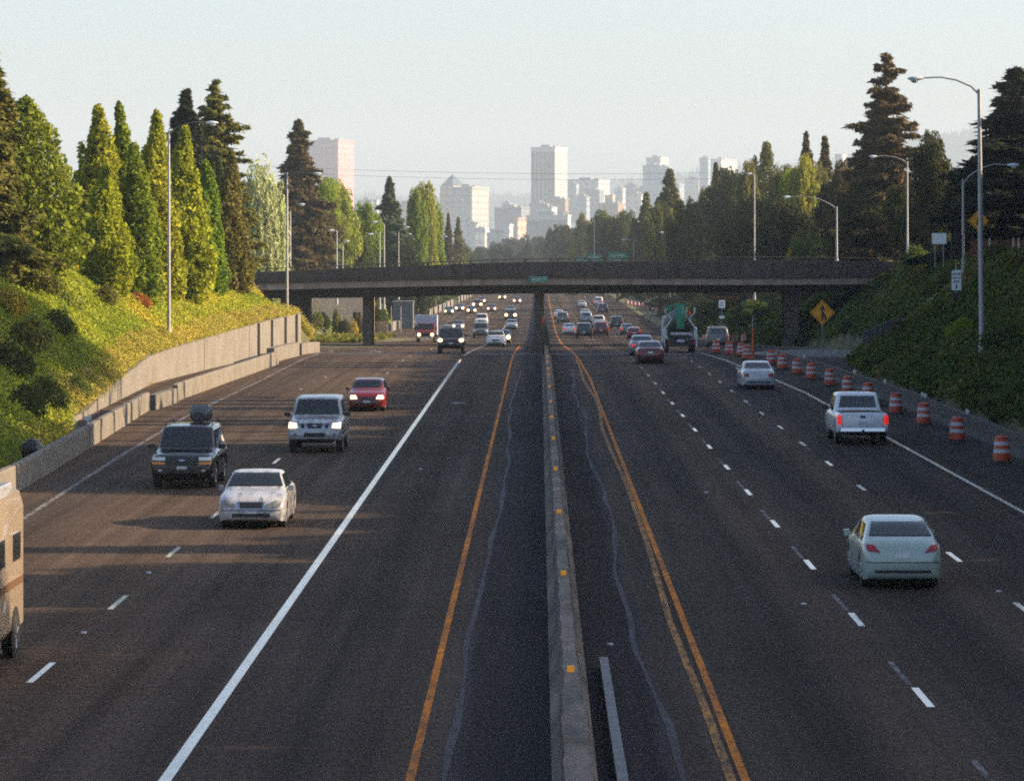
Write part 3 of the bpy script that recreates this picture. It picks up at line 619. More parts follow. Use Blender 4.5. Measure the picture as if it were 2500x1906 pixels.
def wornpaint(name, col, lo, hi, base=(.034,.029,.026), sc=2.5):
    m = mat(name, col, .75, spec=.1); nt = m.node_tree; N = nt.nodes; L = nt.links; b = N['Principled BSDF']; tc = N.new('ShaderNodeTexCoord')
    def nz(s, sc3, a, z):
        mp = N.new('ShaderNodeMapping'); mp.inputs['Scale'].default_value = sc3; L.new(tc.outputs['Object'], mp.inputs[0]); t = N.new('ShaderNodeTexNoise'); t.inputs['Scale'].default_value = s; t.inputs['Detail'].default_value = 8; t.inputs['Roughness'].default_value = .7; L.new(mp.outputs[0], t.inputs['Vector'])
        r = N.new('ShaderNodeMapRange'); r.inputs[1].default_value = a; r.inputs[2].default_value = z; L.new(t.outputs[0], r.inputs[0]); return r.outputs[0]
    mu = N.new('ShaderNodeMath'); mu.operation = 'MULTIPLY'; L.new(nz(sc,(3,.6,1),lo,hi), mu.inputs[0]); L.new(nz(.35,(1,.6,1),.2,.62), mu.inputs[1])
    mx = N.new('ShaderNodeMix'); mx.data_type = 'RGBA'; mx.inputs[6].default_value = (*base,1); mx.inputs[7].default_value = (*col,1); L.new(mu.outputs[0], mx.inputs[0]); L.new(mx.outputs[2], b.inputs['Base Color']); return m
WP = wornpaint('paint_white', (.56,.56,.58), .30, .50); WPW = wornpaint('paint_white_worn', (.30,.285,.28), .38, .58); YP = wornpaint('paint_yellow', (.68,.21,.010), .30, .52); YPW = wornpaint('paint_yellow_worn', (.50,.23,.06), .36, .58)
BLUEP = mat('pavement_pale', (.085,.09,.105), .8, noise=(4,.3))
def line(name, mt, segs, dz=.006):
    b = MB()
    for xa, xb, y0, y1 in segs: strip(b, xa, xb, y0, y1, dz)
    return b.build(name, mt, rd)
line('solid_line', WP, [(-5.35,-5.17,20,236),(-5.33,-5.19,247,700)])
line('edge_line', WPW, [(lambda Y: lerp_table([(0,-13.9),(90,-14.05),(125,-15.0),(156,-15.62),(200,-15.6),(225,-15.75),(262,-16.0)],Y)-.08, lambda Y: lerp_table([(0,-13.9),(90,-14.05),(125,-15.0),(156,-15.62),(200,-15.6),(225,-15.75),(262,-16.0)],Y)+.08,20,262),(-15.1,-14.97,430,900)])
line('edge_line', WP, [(lambda Y: RIGHT_E(Y)-.07, lambda Y: RIGHT_E(Y)+.07, 20, 900)])
line('median_line', YP, [(-1.88,-1.75,20,330)])
line('median_line', YP, [(lambda Y: lerp_table([(0,2.84),(200,2.84),(250,2.5),(330,2.3)],Y), lambda Y: lerp_table([(0,2.97),(200,2.97),(250,2.64),(330,2.45)],Y), 20, 900)])
line('old_median_line', YPW, [(lambda Y: lerp_table([(0,2.72),(57,2.70),(70,2.62),(89,2.74),(111,2.76),(127,2.66),(145,2.6),(160,2.78),(173,2.80),(198,2.5),(215,2.55),(240,2.5)],Y)-.07, lambda Y: lerp_table([(0,2.72),(57,2.70),(70,2.62),(89,2.74),(111,2.76),(127,2.66),(145,2.6),(160,2.78),(173,2.80),(198,2.5),(215,2.55),(240,2.5)],Y)+.07, 20, 240)], dz=.011)
# dashes: 3 m bright dash with a fainter old dash trailing it
dl = []; dr1 = []; dr1o = []; dr2 = []; dr2o = []
for k in range(60):
    y = 60.4+12.2*(k-3); xl = lerp_table([(0,-8.7),(60,-8.77),(86,-9.0),(122,-9.2),(200,-9.0),(1500,-9)], y)
    if y < 870: dl.append((xl-.06, xl+.06, y, y+2.9))
for k in range(70):
    y = 57.2+12.2*(k-3)
    if y > 850: break
    dr1.append((6.33,6.46,y,y+2.5)); dr1o.append((6.30,6.40,y+2.9,y+6.3))
    y2 = y+2.0; dr2.append((9.98,10.11,y2,y2+2.6))
    if k % 3 == 0: dr2o.append((9.96,10.04,y2-3.4,y2-.6))
dl += [(-12.56,-12.44,y,y+.5) for y in (185,194.6,203,212,221)]+[(-12.5,-12.38,y,y+2.8) for y in range(440,840,12)]
line('dashed_line', WP, dl); line('dashed_line', WP, dr1+dr2); line('old_dashed_line', WPW, dr1o+dr2o, dz=.0045)
line('ramp_line', WP, [(lambda Y: -15.9-(Y-262)*.0-max(0,(Y-268))**1.5*.02, lambda Y: -15.76-max(0,(Y-268))**1.5*.02, 262, 300),(lambda Y:-12.0-max(0,Y-262)**1.45*.022,lambda Y:-11.82-max(0,Y-262)**1.45*.022,262,318)])
for x_, y_ in ((180,1362),(320,1233),(1313,1387),(2150,1273),(646,838),(700,812),(1520,1060),(1730,1300),(905,1010)):
    q_ = gp(x_, y_); MB().lathe([(.001,.0),(.07,.0),(.05,.03),(.001,.035)], (q_.x,q_.y,q_.z+.004), 10).build('raised_marker', mat('marker_ceramic',(.45,.45,.46),.5), rd)
for x0_, sd_ in ((-1.2,1.0),(1.9,2.0)):
    f_ = lambda Y, x0_=x0_, sd_=sd_: x0_+.13*math.sin(Y*.06*sd_+sd_)+.035*math.sin(Y*.31+sd_*2)+.015*math.sin(Y*.83)
    sm = MB(); strip(sm, lambda Y: f_(Y)-.05-.03*math.sin(Y*.5), lambda Y: f_(Y)+.05+.03*math.sin(Y*.37), 22, 215, .0075); sm.build('pavement_seam', wornpaint('seam_pale', (.085,.083,.105), .34, .6), rd)
pt = MB(); strip(pt, -15, 11, 250.5, 254, .0085); pt.build('patch', mat('asphalt_patch', (.032,.032,.036), .8), rd)  # plain dark band across the lanes
mh = MB().lathe([(.001,.006),(.32,.006),(.34,.0)], (-3.9,168.5,.003), 20); mh.build('manhole_cover', mat('manhole', (.2,.21,.23), .5), rd)
# gore with gravel where the ramp joins
gr = MB().lathe([(.01,.14),(3.5,.12),(4.3,0)], (0,0,0), 28); go = gr.build('gore', mat('gravel', (.10,.10,.095), .95, noise=(6,.4), bump=(9,.6,.1)), loc=(20.3,250,-.12), smooth=60); go.scale = (1.25,1.8,1); tag(go, kind='structure')

# ---------------------------------------------------------------- barriers and walls
CONC = mat('concrete', (.165,.147,.12), .85, noise=(.7,.22), bump=(5,.25,.05)); CONC2 = mat('concrete_grey', (.15,.138,.12), .9, noise=(1.4,.35), bump=(6,.4,.05)); CONCW = mat('concrete_wall', (.175,.158,.135), .85, noise=(.45,.18), bump=(4,.2,.05))
def wallsweep(mb, xf, prof, y0, y1, step=2.5):
    ys = list(np.arange(y0, y1, step))+[y1]
    mb.sweep([[(xf(y)+a, y, zr(y)+b) for a, b in (prof(y) if callable(prof) else prof)] for y in ys])
med = empty('median_barrier', (.5,20,0), label='long low concrete median barrier with amber reflectors between the two roadways', cat='barrier')
def mprof(y):
    w = .092+.012*math.sin(y*1.7)+.009*math.sin(y*4.3)+ (.06 if y < 50 else .07*max(0,(55-y)/5))
    return [(-.32,0),(-.32,.1),(-.19,.3),(-w-.02,.8),(w+.02,.8),(.19,.3),(.32,.1),(.32,0)]
b = MB(); wallsweep(b, lambda y: .5-.5, mprof, 20, 322, .6); MEDM = mat('median_concrete', (.125,.104,.083), .9, noise=(.8,.75,(1.5,.35,1)), bump=(6,.5,.06)); o = b.build('barrier_wall', MEDM, med)
o.location = (0,-20,0)
b = MB(); wallsweep(b, lambda y: 0, [(-.40,0),(-.40,.12),(-.22,.33),(-.14,.8),(.14,.8),(.22,.33),(.40,.12),(.40,0)], 347, 1000, 12); o = b.build('barrier_wall', CONC2, med); o.location = (0,-20,0)
for jy in np.arange(23,322,6.1):
    w_ = mprof(jy); MB().sweep([[(a_*1.012+(.003 if a_>0 else -.003), jy+q_-20, b_+(.004 if b_>.7 else 0)) for a_, b_ in w_] for q_ in (-.02,.02)]).build('joint', mat('joint_dark',(.08,.07,.055),.9), med)
AMB = mat('amber_reflector', (.75,.28,.02), .35, emit=(1,.40,.02), es=.10); AMBD = mat('amber_reflector_body', (.06,.05,.04), .6)  # faint emission stands in for light the reflectors send back
RFY = [50.6,60.2,71.5,83.0,94.0,104.6,113.6,122.5,131.5,141.5,152,163.5,177,190,203,217]
for (yD) in (1429,1225,1094,1003,938,893,860,828,803,790,775,764):
    Y = ysolve(yD, .92)
    m_ = MB().box(-.055,.055,-.02,.02,.80,.90).build('reflector', AMB, med, bevel=.008); m_.location = (0, Y-20, 0)
b = MB(); strip_y = [41.5,62.6]; b.prism([(-.085,0),(.085,0),(.085,.03),(.02,.04),(.02,.14),(.07,.15),(.07,.18),(-.085,.18)], 'y', 41.5, 62.6); tag(b.build('guard_beam', mat('galvanised', (.12,.12,.125), .6, .3, noise=(3,.4)), loc=(1.16,0,.01)), 'long grey steel beam lying on the pavement right beside the median barrier', 'beam')
md = empty('sunlit_strip', (.38,318,zr(318)), label='slim upright strip standing in for sunlit barrier, orange above and white below, at the end of the near median barrier', cat='post')  # upright added in place of the far barrier's sunlit stripe
MB().box(-.09,.09,-.03,.03,1.35,2.65).build('orange_panel', mat('orange_plastic', (.65,.10,.02), .45), md); MB().box(-.07,.07,-.025,.025,0,1.35).build('white_panel', mat('strip_white',(.6,.6,.58),.5), md)
LB = lambda Y: lerp_table([(0,-15.5),(108,-15.95),(131,-16.75),(160,-17.85),(165,-17.9)], Y)
LB2 = lambda Y: lerp_table([(166,-17.2),(172,-17.6),(219,-16.75),(225,-16.7)], Y)
LP = [(0,0),(0,.78),(-.02,.84),(-.22,.84),(-.24,.78),(-.3,0)]
segs = [(LB,20,107,'old stained concrete barrier, section nearest the motorhome'),(LB,107.3,130.5,'grey streaked concrete barrier section beside the black SUV, shade put into its colour'),(LB,130.8,161,'smooth sunlit concrete barrier section ending at the recess'),(LB2,169,225,'sunlit concrete barrier section in front of the tall retaining wall')]
for i, (fx, a, c, lb) in enumerate(segs):
    b = MB(); wallsweep(b, fx, LP, a, c); tag(b.build('concrete_barrier', CONC2 if i == 1 else CONC), lb, 'barrier', 'concrete barriers along the left shoulder')  # second section greyed for the shadow that falls on it
b = MB(); b.prism([(-17.95,161.2),(-17.62,161.2),(-17.42,168.8),(-17.75,168.8)], 'z', 0, .70); tag(b.build('concrete_barrier', CONC2), 'short recessed grey concrete block in the gap of the left barrier', 'barrier', 'concrete barriers along the left shoulder')
b = MB(); wallsweep(b, lambda y: lerp_table([(228,-17.2),(262,-16.6)],y), [(0,0),(0,.95),(-.5,.95),(-.5,0)], 228, 247); wallsweep(b, lambda y: lerp_table([(250,-16.9),(264,-16.4)],y), [(0,0),(0,.8),(-.4,.8),(-.4,0)], 250, 263); 
tag(b.build('end_block', CONC), 'stepped concrete end blocks below the lamp next to the bridge', 'barrier')
wl = empty('retaining_wall', (-20,150,0), label='long beige concrete retaining wall rising towards the bridge below the ivy bank', cat='retaining wall')
b = MB(); ys = list(np.arange(150,264,3))+[266.5]
b.sweep([[(lerp_table(LW_X,y)+20, y-150, -.1),(lerp_table(LW_X,y)+20, y-150, lerp_table(LW_H,y)+.1),(lerp_table(LW_X,y)+19.75, y-150, lerp_table(LW_H,y)+.1),(lerp_table(LW_X,y)+19.7, y-150, -.1)] for y in ys]); b.build('wall_face', CONCW, wl)
for yy in (171.5,192.8,214,236):
    x = lerp_table(LW_X,yy)+20; MB().box(x+.0,x+.02,yy-150-.05,yy-150+.05,-.05,lerp_table(LW_H,yy)+.06).build('wall_joint', mat('joint_dark',(.08,.07,.055),.9), wl)
for yy in (240.5,248,256,263.3):
    x = lerp_table(LW_X,yy)+20; MB().box(x-.1,x+.20,yy-150,yy-150+3.2,0,lerp_table(LW_H,yy)+.12).build('shade_rib', CONCW, wl, bevel=.03)  # ribs added so their shade draws the wall's dark stripes
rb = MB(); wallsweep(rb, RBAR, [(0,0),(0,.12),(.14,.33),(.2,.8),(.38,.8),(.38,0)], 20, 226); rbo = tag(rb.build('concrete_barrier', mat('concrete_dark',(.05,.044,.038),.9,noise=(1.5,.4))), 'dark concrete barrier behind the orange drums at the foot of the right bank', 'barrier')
RFW = mat('white_reflector', (.75,.75,.72), .4)
for x, y in ((2161,934),(2038,885),(1991,850.6),(1941,848),(1864,820),(1800.6,799.4),(1701,767.4)):
    Y = ysolve(y, .9); o = MB().box(-.06,.06,-.03,.03,.80,.98).build('reflector', RFW, rbo, bevel=.01); o.location = (RBAR(Y)+.28, Y, 0)
# small lamps and a bag by the left barrier
t_ = MB().cyl((0,0,0),(0,0,.16),.05).box(-.13,.13,-.04,.04,.16,.34).build('marker', mat('marker_pale',(.6,.62,.65),.5), bevel=.02); t_.location = (LB(131)-.1,131,.84); tag(t_, 'small white marker sitting on the left barrier where grey concrete meets sunlit concrete', 'marker')
bg = MB(); secs = []
for k in range(8):
    a = k/7; e = math.sin(math.pi*(.1+.8*a))**.6; secs.append([(-.42+.84*a, .3*e*math.cos(q)*(1+.12*math.sin(3*q+k)), .34*e*(1+math.sin(q)*(1 if math.sin(q)>0 else .95))+.0) for q in np.linspace(0,2*math.pi,14,endpoint=False)])
bg.sweep(secs); o = bg.build('rubbish_bag', mat('bag_black',(.012,.013,.016),.18,bump=(7,.8,.08)), smooth=60); o.location = (LB(117)-.72,117.5,.42); tag(o, 'shiny black rubbish bag behind the grey streaked barrier at the foot of the left bank', 'bag')

# ---------------------------------------------------------------- overpass
YB = 330.0; S = YB/F
def bx(src): return (src/1.1343-VX)*S
def bz(src): return H-(src/1.1343-VY)*S
RAILZ = [(-55,4.6),(bx(650),bz(655)),(bx(800),bz(648)),(bx(1000),bz(641)),(bx(1200),bz(633)),(bx(1300),bz(631)),(bx(1900),bz(626)),(bx(2200),bz(630)),(60,6.2)]
LITZ = [(-55,2.7),(bx(650),bz(708)),(bx(800),bz(704)),(bx(1000),bz(700)),(bx(1200),bz(696)),(bx(1300),bz(695)),(bx(1900),bz(695.5)),(bx(2200),bz(693)),(60,3.9)]
BOTZ = [(-55,2.1),(bx(650),bz(729)),(bx(800),bz(728)),(bx(1000),bz(725)),(bx(1200),bz(718)),(bx(1300),bz(717)),(bx(1900),bz(714)),(bx(2200),bz(711)),(60,3.1)]
op = empty('overpass', (0,YB,0), label='dark concrete road overpass spanning all lanes on slim pillars', cat='bridge')
BCON = mat('bridge_concrete_lit', (.26,.20,.155), .9, noise=(.9,.45,(1,1,.25))); BDK = mat('bridge_dark', (.012,.011,.010), .9, noise=(.6,.3)); BMID = mat('bridge_parapet', (.050,.042,.036), .9, noise=(1.2,.5,(1,1,.3))); STL = mat('bridge_rail', (.05,.045,.045), .6, .2)  # deck edge lightened for skylight, girders darkened for the shade below it
bxs = list(np.linspace(-52,56,55)); RZ = lambda x: lerp_table(RAILZ,x); LZ = lambda x: lerp_table(LITZ,x); BZ = lambda x: lerp_table(BOTZ,x)
W = 15.0
MB().sweep([[(x,0,LZ(x)),(x,0,LZ(x)+.62),(x,W,LZ(x)+.62),(x,W,LZ(x)),(x,W-1.2,LZ(x)-.02),(x,1.2,LZ(x)-.02)] for x in bxs]).build('deck', BCON, op)
MB().sweep([[(x,-.12,LZ(x)+.62),(x,-.18,LZ(x)+.66),(x,-.18,LZ(x)+.82),(x,.25,LZ(x)+.86),(x,.25,LZ(x)+.62)] for x in bxs]).build('deck_lip', BMID, op)
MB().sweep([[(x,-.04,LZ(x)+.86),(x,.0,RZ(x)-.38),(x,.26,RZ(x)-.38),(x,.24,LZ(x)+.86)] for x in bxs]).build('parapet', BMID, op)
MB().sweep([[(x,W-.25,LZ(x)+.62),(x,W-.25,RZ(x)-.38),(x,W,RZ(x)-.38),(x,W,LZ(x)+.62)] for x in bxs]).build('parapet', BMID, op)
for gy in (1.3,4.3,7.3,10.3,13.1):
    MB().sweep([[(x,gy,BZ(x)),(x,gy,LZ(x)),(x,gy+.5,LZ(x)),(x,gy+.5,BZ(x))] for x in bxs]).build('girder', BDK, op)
MB().tube([(x,.1,RZ(x)-.05) for x in bxs], .045, 6).build('rail', STL, op)
for x in np.arange(-42,50,9.15): MB().box(x-.03,x+.03,-.05,-.035,LZ(x)+.9,RZ(x)-.42).build('parapet_joint', BDK, op)
for x in np.arange(-44,50,3.05): MB().box(x-.07,x+.07,.03,.17,RZ(x)-.40,RZ(x)-.05).build('rail_post', STL, op)
PIERM = mat('pier_concrete', (.085,.072,.06), .9, noise=(.8,.3))
def pier(xD, w, yy=3.0, n=4):
    x = xat(xD, YB+yy)
    for k in range(n):
        Yp = YB+yy+k*3.1
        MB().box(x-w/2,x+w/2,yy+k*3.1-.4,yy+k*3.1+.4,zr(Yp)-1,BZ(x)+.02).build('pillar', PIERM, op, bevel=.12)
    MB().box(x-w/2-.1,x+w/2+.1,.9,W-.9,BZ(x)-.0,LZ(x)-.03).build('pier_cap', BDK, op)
pier(1160.5, .9, n=4); pier(790, .8, n=3); pier(1706, 1.2, n=3)
for xD, w in ((636,2.1),):
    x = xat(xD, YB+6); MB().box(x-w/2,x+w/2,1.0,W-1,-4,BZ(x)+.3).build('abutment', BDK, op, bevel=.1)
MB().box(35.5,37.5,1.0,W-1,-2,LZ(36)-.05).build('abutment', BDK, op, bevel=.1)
GS = mat('sign_green', (.005,.17,.105), .5); SW = mat('sign_white', (.88,.92,.93), .5); SWL = mat('lettering_white', (.6,.7,.68), .5)
sg = empty('street_name_sign', at(1159,601.5,YB-.3), label='small green street name sign fixed to the overpass above the median', cat='sign')
MB().box(-.86,.86,-.02,.02,-.27,.27).build('board', GS, sg, bevel=.015); MB().box(-.86,.86,-.024,-.021,.235,.255).box(-.86,.86,-.024,-.021,-.255,-.235).build('border', SWL, sg); text('HALSEY ST', .30, SWL, sg, (0,-.03,0))
MB().box(-.5,-.42,.0,.3,-.1,.0).box(.42,.5,.0,.3,-.1,.0).build('bracket', STL, sg)
# ---------------------------------------------------------------- street lamps and signs
ARMD = mat('arm_weathered', (.10,.095,.08), .8)
POLE = mat('pole_galvanised', (.36,.36,.37), .5, .3, noise=(1.2,.15)); HEADM = mat('lamp_housing', (.55,.6,.64), .35); LGL = mat('lamp_glass', (.6,.65,.68), .15)
def lamp(xb, yb, yt, Y, arm, yh, label, base_z=None, tw=.085, lean=0, group=None):
    """xb: pixel of the pole, yb/yt: rows of its foot and top, arm: metres (sign gives the side), yh: row of the lamp head"""
    p = at(xb, yb, Y); zt = zat(yt, Y); zh = zat(yh, Y)
    o = empty('street_lamp', p, 0, label=label, cat='street lamp', group=group)
    h = zt-p.z; MB().cyl((0,0,-.3),(0,0,h), tw*1.35, tw*.75, 12).cyl((0,0,-.3),(0,0,.25), tw*2, tw*1.9, 12).build('pole', POLE, o, smooth=40)
    dz = zh-zt; s = 1 if arm > 0 else -1; pts = [(0,0,h-.25),(arm*.12,0,h+dz*.25),(arm*.35,0,h+dz*.75+.05*abs(arm)*.3),(arm*.6,0,h+dz+.06),(arm*.88,0,h+dz+.03)]
    MB().tube(pts, [.05,.045,.04,.035,.035], 7).build('arm', ARMD if xb < 700 else POLE, o, smooth=40)
    hd = MB(); secs = []
    for a, w, t in ((0,.07,.06),(.12,.13,.1),(.35,.2,.13),(.6,.17,.1),(.74,.06,.04)):
        secs.append([(arm*.86+s*a, w*math.cos(q), t*math.sin(q)*(1 if math.sin(q)>0 else .6)) for q in np.linspace(0,2*math.pi,12,endpoint=False)])
    hd.sweep(secs); ho = hd.build('lamp_head', HEADM, o, (0,0,h+dz), smooth=50)
    gl = MB().lathe([(.001,-.2),(.1,-.18),(.18,-.1),(.2,-.03),(.001,-.025)], (arm*.86+s*.42,0,0), 14); g = gl.build('lens', LGL, ho, smooth=50)
    if lean: o.rotation_euler.y = R(lean)
    return o
lamp(363.5,717,282,205,2.5,265,'street lamp on the ivy bank rising from above the retaining wall')
lamp(618,668,372,290,2.5,374,'street lamp at the left end of the overpass, in front of the bridge')
lamp(2114,747,192,163,-3.0,168,'tallest street lamp, thick pole on the right bank with an arm towards the road', tw=.11, lean=-.7)
lamp(2073,716,386,206,3.0,356,'brown grey street lamp beside the tallest one, arm pointing right')
lamp(1953,606,347,318,-3.2,337,'thin bluish street lamp in front of the right end of the overpass')
lamp(1624,640,378,425,-.35,374,'lone street lamp behind the overpass against the dark green round tree')
lamp(1801,560,444,345,-5.3,424,'short street lamp with a long arm in front of the yellow green tree')
lamp(1646,590,494,478,-5.2,480,'small street lamp with a long arm just right of the lone tall pole')
lamp(1279,640,460,700,.0001+.3,462,'slim far street lamp rising behind the middle green highway sign')
lamp(1364,600,518,640,-1.8,516,'small far street lamp right of the green highway signs')
for x, yt, Y, arm, yh, lb in ((1480,512,560,-1.6,501,'far street lamp with pale head, rightmost of the pair in the dark trees'),(1443,512,620,-1.4,500,'far street lamp with pale head, second in the row in the dark trees'),
    (1408,517,680,-1.4,506,'far street lamp with bright head between the signs and the dark trees'),(1310,530,900,-1.3,527,'very far street lamp above the right green highway sign')):
    lamp(x, 600, yt, Y, arm, yh, lb)
lamp(817.5,660,498,420,-.9,504,'street lamp pole behind the overpass at the dark pointed tree, head to its left')
lamp(827,660,482,430,-.9,478,'street lamp half in the foliage left of the dark pointed tree, head high')
lamp(580,640,457,430,.3,455,'pale thin street lamp pole in front of the willow')
lamp(531,640,466,470,.2,464,'faint thin pole at the left edge of the willow')
lamp(725,650,498,400,-.3,496,'left one of two slim street lamp poles at the orange shrub')
lamp(738,650,521,480,.25,519,'right one of two slim street lamp poles at the orange shrub')
for x, yt, Y, arm, yh, lb in ((625,452,380,1.0,440,'street lamp head against the brown fir beside the bridge lamp'),(858,500,520,1.0,489,'far street lamp head right of the dark pointed tree, upper'),(866,514,600,1.0,504,'far street lamp head right of the dark pointed tree, lower'),
    (944,518,700,1.2,509,'far street lamp head left of the small brown firs'),(960,524,800,1.3,515,'far street lamp head in front of the small brown firs')):
    lamp(x, 640, yt, Y, arm, yh, lb)
YS_ = mat('sign_yellow', (.85,.36,.01), .5); BLK = mat('sign_black', (.012,.012,.012), .6); POST = mat('sign_post', (.22,.23,.24), .6, .3)
def diamond(xD, yD, half, Y, label, zfoot, emblem):
    p = at(xD, yD, Y); h = p.z-zfoot; o = empty('warning_sign', (p.x, p.y, zfoot), 0, label=label, cat='road sign')
    rr = []
    for k in range(4):
        a = k*math.pi/2; c, s = math.cos(a), math.sin(a); rr += [(half*.93*c-half*.07*s, half*.93*s+half*.07*c),(half*.93*c*1.0, 0) if False else (half*.98*c, half*.98*s),(half*.93*c-half*-.07*-s*0, half*.93*s+half*.0*c)]
    rr = [(half*math.cos(a), half*math.sin(a)) for a in (0, math.pi/2, math.pi, 3*math.pi/2)]
    MB().prism(rr, 'y', -.02, .02).build('board', YS_, o, (0,0,h), bevel=.012)
    e = MB(); q = half*.90; w = .03
    for (a0,b0),(a1,b1) in zip([(q,0),(0,q),(-q,0),(0,-q)],[(0,q),(-q,0),(0,-q),(q,0)]):
        e.prism([(a0,b0),(a1,b1),(a1*(1-w/q*1.2),b1*(1-w/q*1.2)),(a0*(1-w/q*1.2),b0*(1-w/q*1.2))], 'y', -.026, -.022)
    e.build('border', BLK, o, (0,0,h))
    if emblem == 'merge':
        s = half
        m = MB().prism([(-.07*s,-.62*s),(.07*s,-.62*s),(.07*s,.30*s),(-.07*s,.30*s)],'y',-.032,-.024).prism([(-.24*s,.26*s),(.24*s,.26*s),(0,.62*s)],'y',-.036,-.028)
        m.prism([(.34*s,-.56*s),(.20*s,-.56*s),(.18*s,-.36*s),(.02*s,-.12*s),(.06*s,.10*s),(.28*s,-.26*s)],'y',-.041,-.024); m.build('arrow', BLK, o, (0,0,h))
    else:
        s = half; m = MB().prism([(-.22*s,-.4*s),(-.06*s,-.4*s),(.0,.0),(.12*s,-.4*s),(.26*s,-.4*s),(.12*s,.3*s),(-.1*s,.3*s)],'y',-.032,-.024).lathe([(.001,-.034),(.11*s,-.034),(.11*s,-.024),(.001,-.024)],(0.02*s,0,.44*s),14,'y'); m.build('symbol', BLK, o, (0,0,h))
    MB().box(-.04,.04,.02,.10,-.2,h+.2).build('post', POST, o); return o
diamond(1770,673,.87,243,'yellow diamond merge sign with a black merging arrow at the gore', .0, 'merge')
diamond(2106,475.5,.70,230,'orange yellow diamond sign on top of the right bank, partly behind the tallest lamp', 6.7, 'person')
def board(name, x0, x1, y0, y1, Y, label, m, post_foot=None, txt=None, tm=None, cat='sign', legs=(0,)):
    a = at(x0, y0, Y); c = at(x1, y1, Y); cx = (a.x+c.x)/2; cz = (a.z+c.z)/2; w = (c.x-a.x)/2; h = (a.z-c.z)/2
    zf = cz-h if post_foot is None else post_foot; o = empty(name, (cx, Y, zf), 0, label=label, cat=cat)
    MB().box(-w,w,-.02,.02,cz-zf-h,cz-zf+h).build('board', m, o, bevel=.01)
    if txt:
        for k, (s, sz, dz) in enumerate(txt): text(s, sz, tm, o, (0,-.03,cz-zf+dz))
    if post_foot is not None:
        for l in legs: MB().box(l*w-.04,l*w+.04,.02,.1,-.2,cz-zf+h*.6).build('post', POST, o)
    return o
board('white_sign', 2006, 2037, 502, 525, 240, 'plain white rectangular sign board on the crest of the right bank', SW, 6.3, legs=(-.6,.6))
# ramp meter
Yr = 190; zb = zat(728, Yr); xr = xat(2058.5, Yr); rm_ = empty('ramp_meter_signal', (xr, Yr, zb), label='ramp meter signal with two black heads and white plates on one post, right bank', cat='traffic signal')
def rz(y): return zat(y, Yr)-zb
MB().cyl((0,.05,-.3),(0,.05,rz(505)),.055).build('pole', POST, rm_, smooth=40)
for y0, y1, wd, nl in ((503,557,.30,2),(630,669,.21,2)):
    b = MB().box(-wd,wd,-.12,.0,rz(y1),rz(y0)); sh = b.build('signal_head', BLK, rm_, bevel=.03)
    for k in range(nl):
        z = rz(y0)+(rz(y1)-rz(y0))*(k+.5)/nl; MB().lathe([(.001,-.135),(.1,-.135),(.12,-.24),(.135,-.24),(.135,-.12),(.001,-.12)], (0,0,z), 16, 'y').build('visor', BLK, sh)
for x0,x1,y0,y1,tx in ((2048,2068.5,581.5,624.6,[('STOP',.19,.33),('HERE ON',.115,.12),('RED',.17,-.08)]),(2049,2069,671,686,[('ONE CAR',.10,.07),('PER GREEN',.085,-.08)])):
    zc = (rz(y0)+rz(y1))/2; h = (rz(y0)-rz(y1))/2; w = (x1-x0)/2*Yr/F
    sp_ = MB().box(-w,w,-.05,-.02,zc-h,zc+h).build('sign_plate', SW, rm_, bevel=.01)
    for s, sz, dz in tx: text(s, sz, BLK, sp_, (0,-.055,zc+dz))
    if len(tx) == 3: MB().prism([(-.03,-.2),(.03,-.2),(.03,-.36),(.09,-.36),(0,-.48),(-.09,-.36),(-.03,-.36)],'y',-.056,-.051).build('arrow', BLK, sp_, (0,0,zc))
# second ramp signal under the bridge
Y2 = 318; o = board('small_ramp_sign', 1547, 1560, 646, 663, Y2, 'small white sign on a post under the overpass, right of the concrete mixer', SW, zr(Y2)-.2, txt=[('RAMP',.13,.12),('METER',.11,-.1)], tm=BLK)
MB().box(-.22,.22,-.02,.02,zat(685,Y2)-o.location.z,zat(679.5,Y2)-o.location.z).build('lower_plate', SW, o)
# orange tall post by the drums
p = gp(1620.5, 775); o = empty('tall_marker_post', p, label='tall thin post, orange below and grey above, among the orange drums', cat='post')
MB().cyl((0,0,0),(0,0,2.1),.075,.06,12).build('orange_sleeve', mat('orange_plastic',(.65,.10,.02)), o, smooth=40); MB().cyl((0,0,2.1),(0,0,3.0),.05,.045,10).build('grey_top', POST, o); MB().cyl((0,0,0),(0,0,.1),.3,.26,14).build('base', BLK, o)
# highway signs far beyond the bridge
HG = 700.0
for x0,x1,y0,y1,tx,lb in ((1309,1352,542.5,575,[('City Center',.60,.85),('1 MILE',.5,-.2)],'large green highway sign with white words, right one above the overpass'),(1259,1296,547,577,[('Lloyd Blvd',.5,.75),('EXIT 1',.45,-.3)],'green highway sign with white words, middle one above the overpass'),
    (1238,1254,553.5,577,[('16th Dr',.3,.6)],'small dark green highway sign, left one above the overpass')):
    board('highway_sign', x0, x1, y0, y1, HG, lb, GS, zr(HG), txt=tx, tm=SWL, legs=(-.7,.7), cat='highway sign')
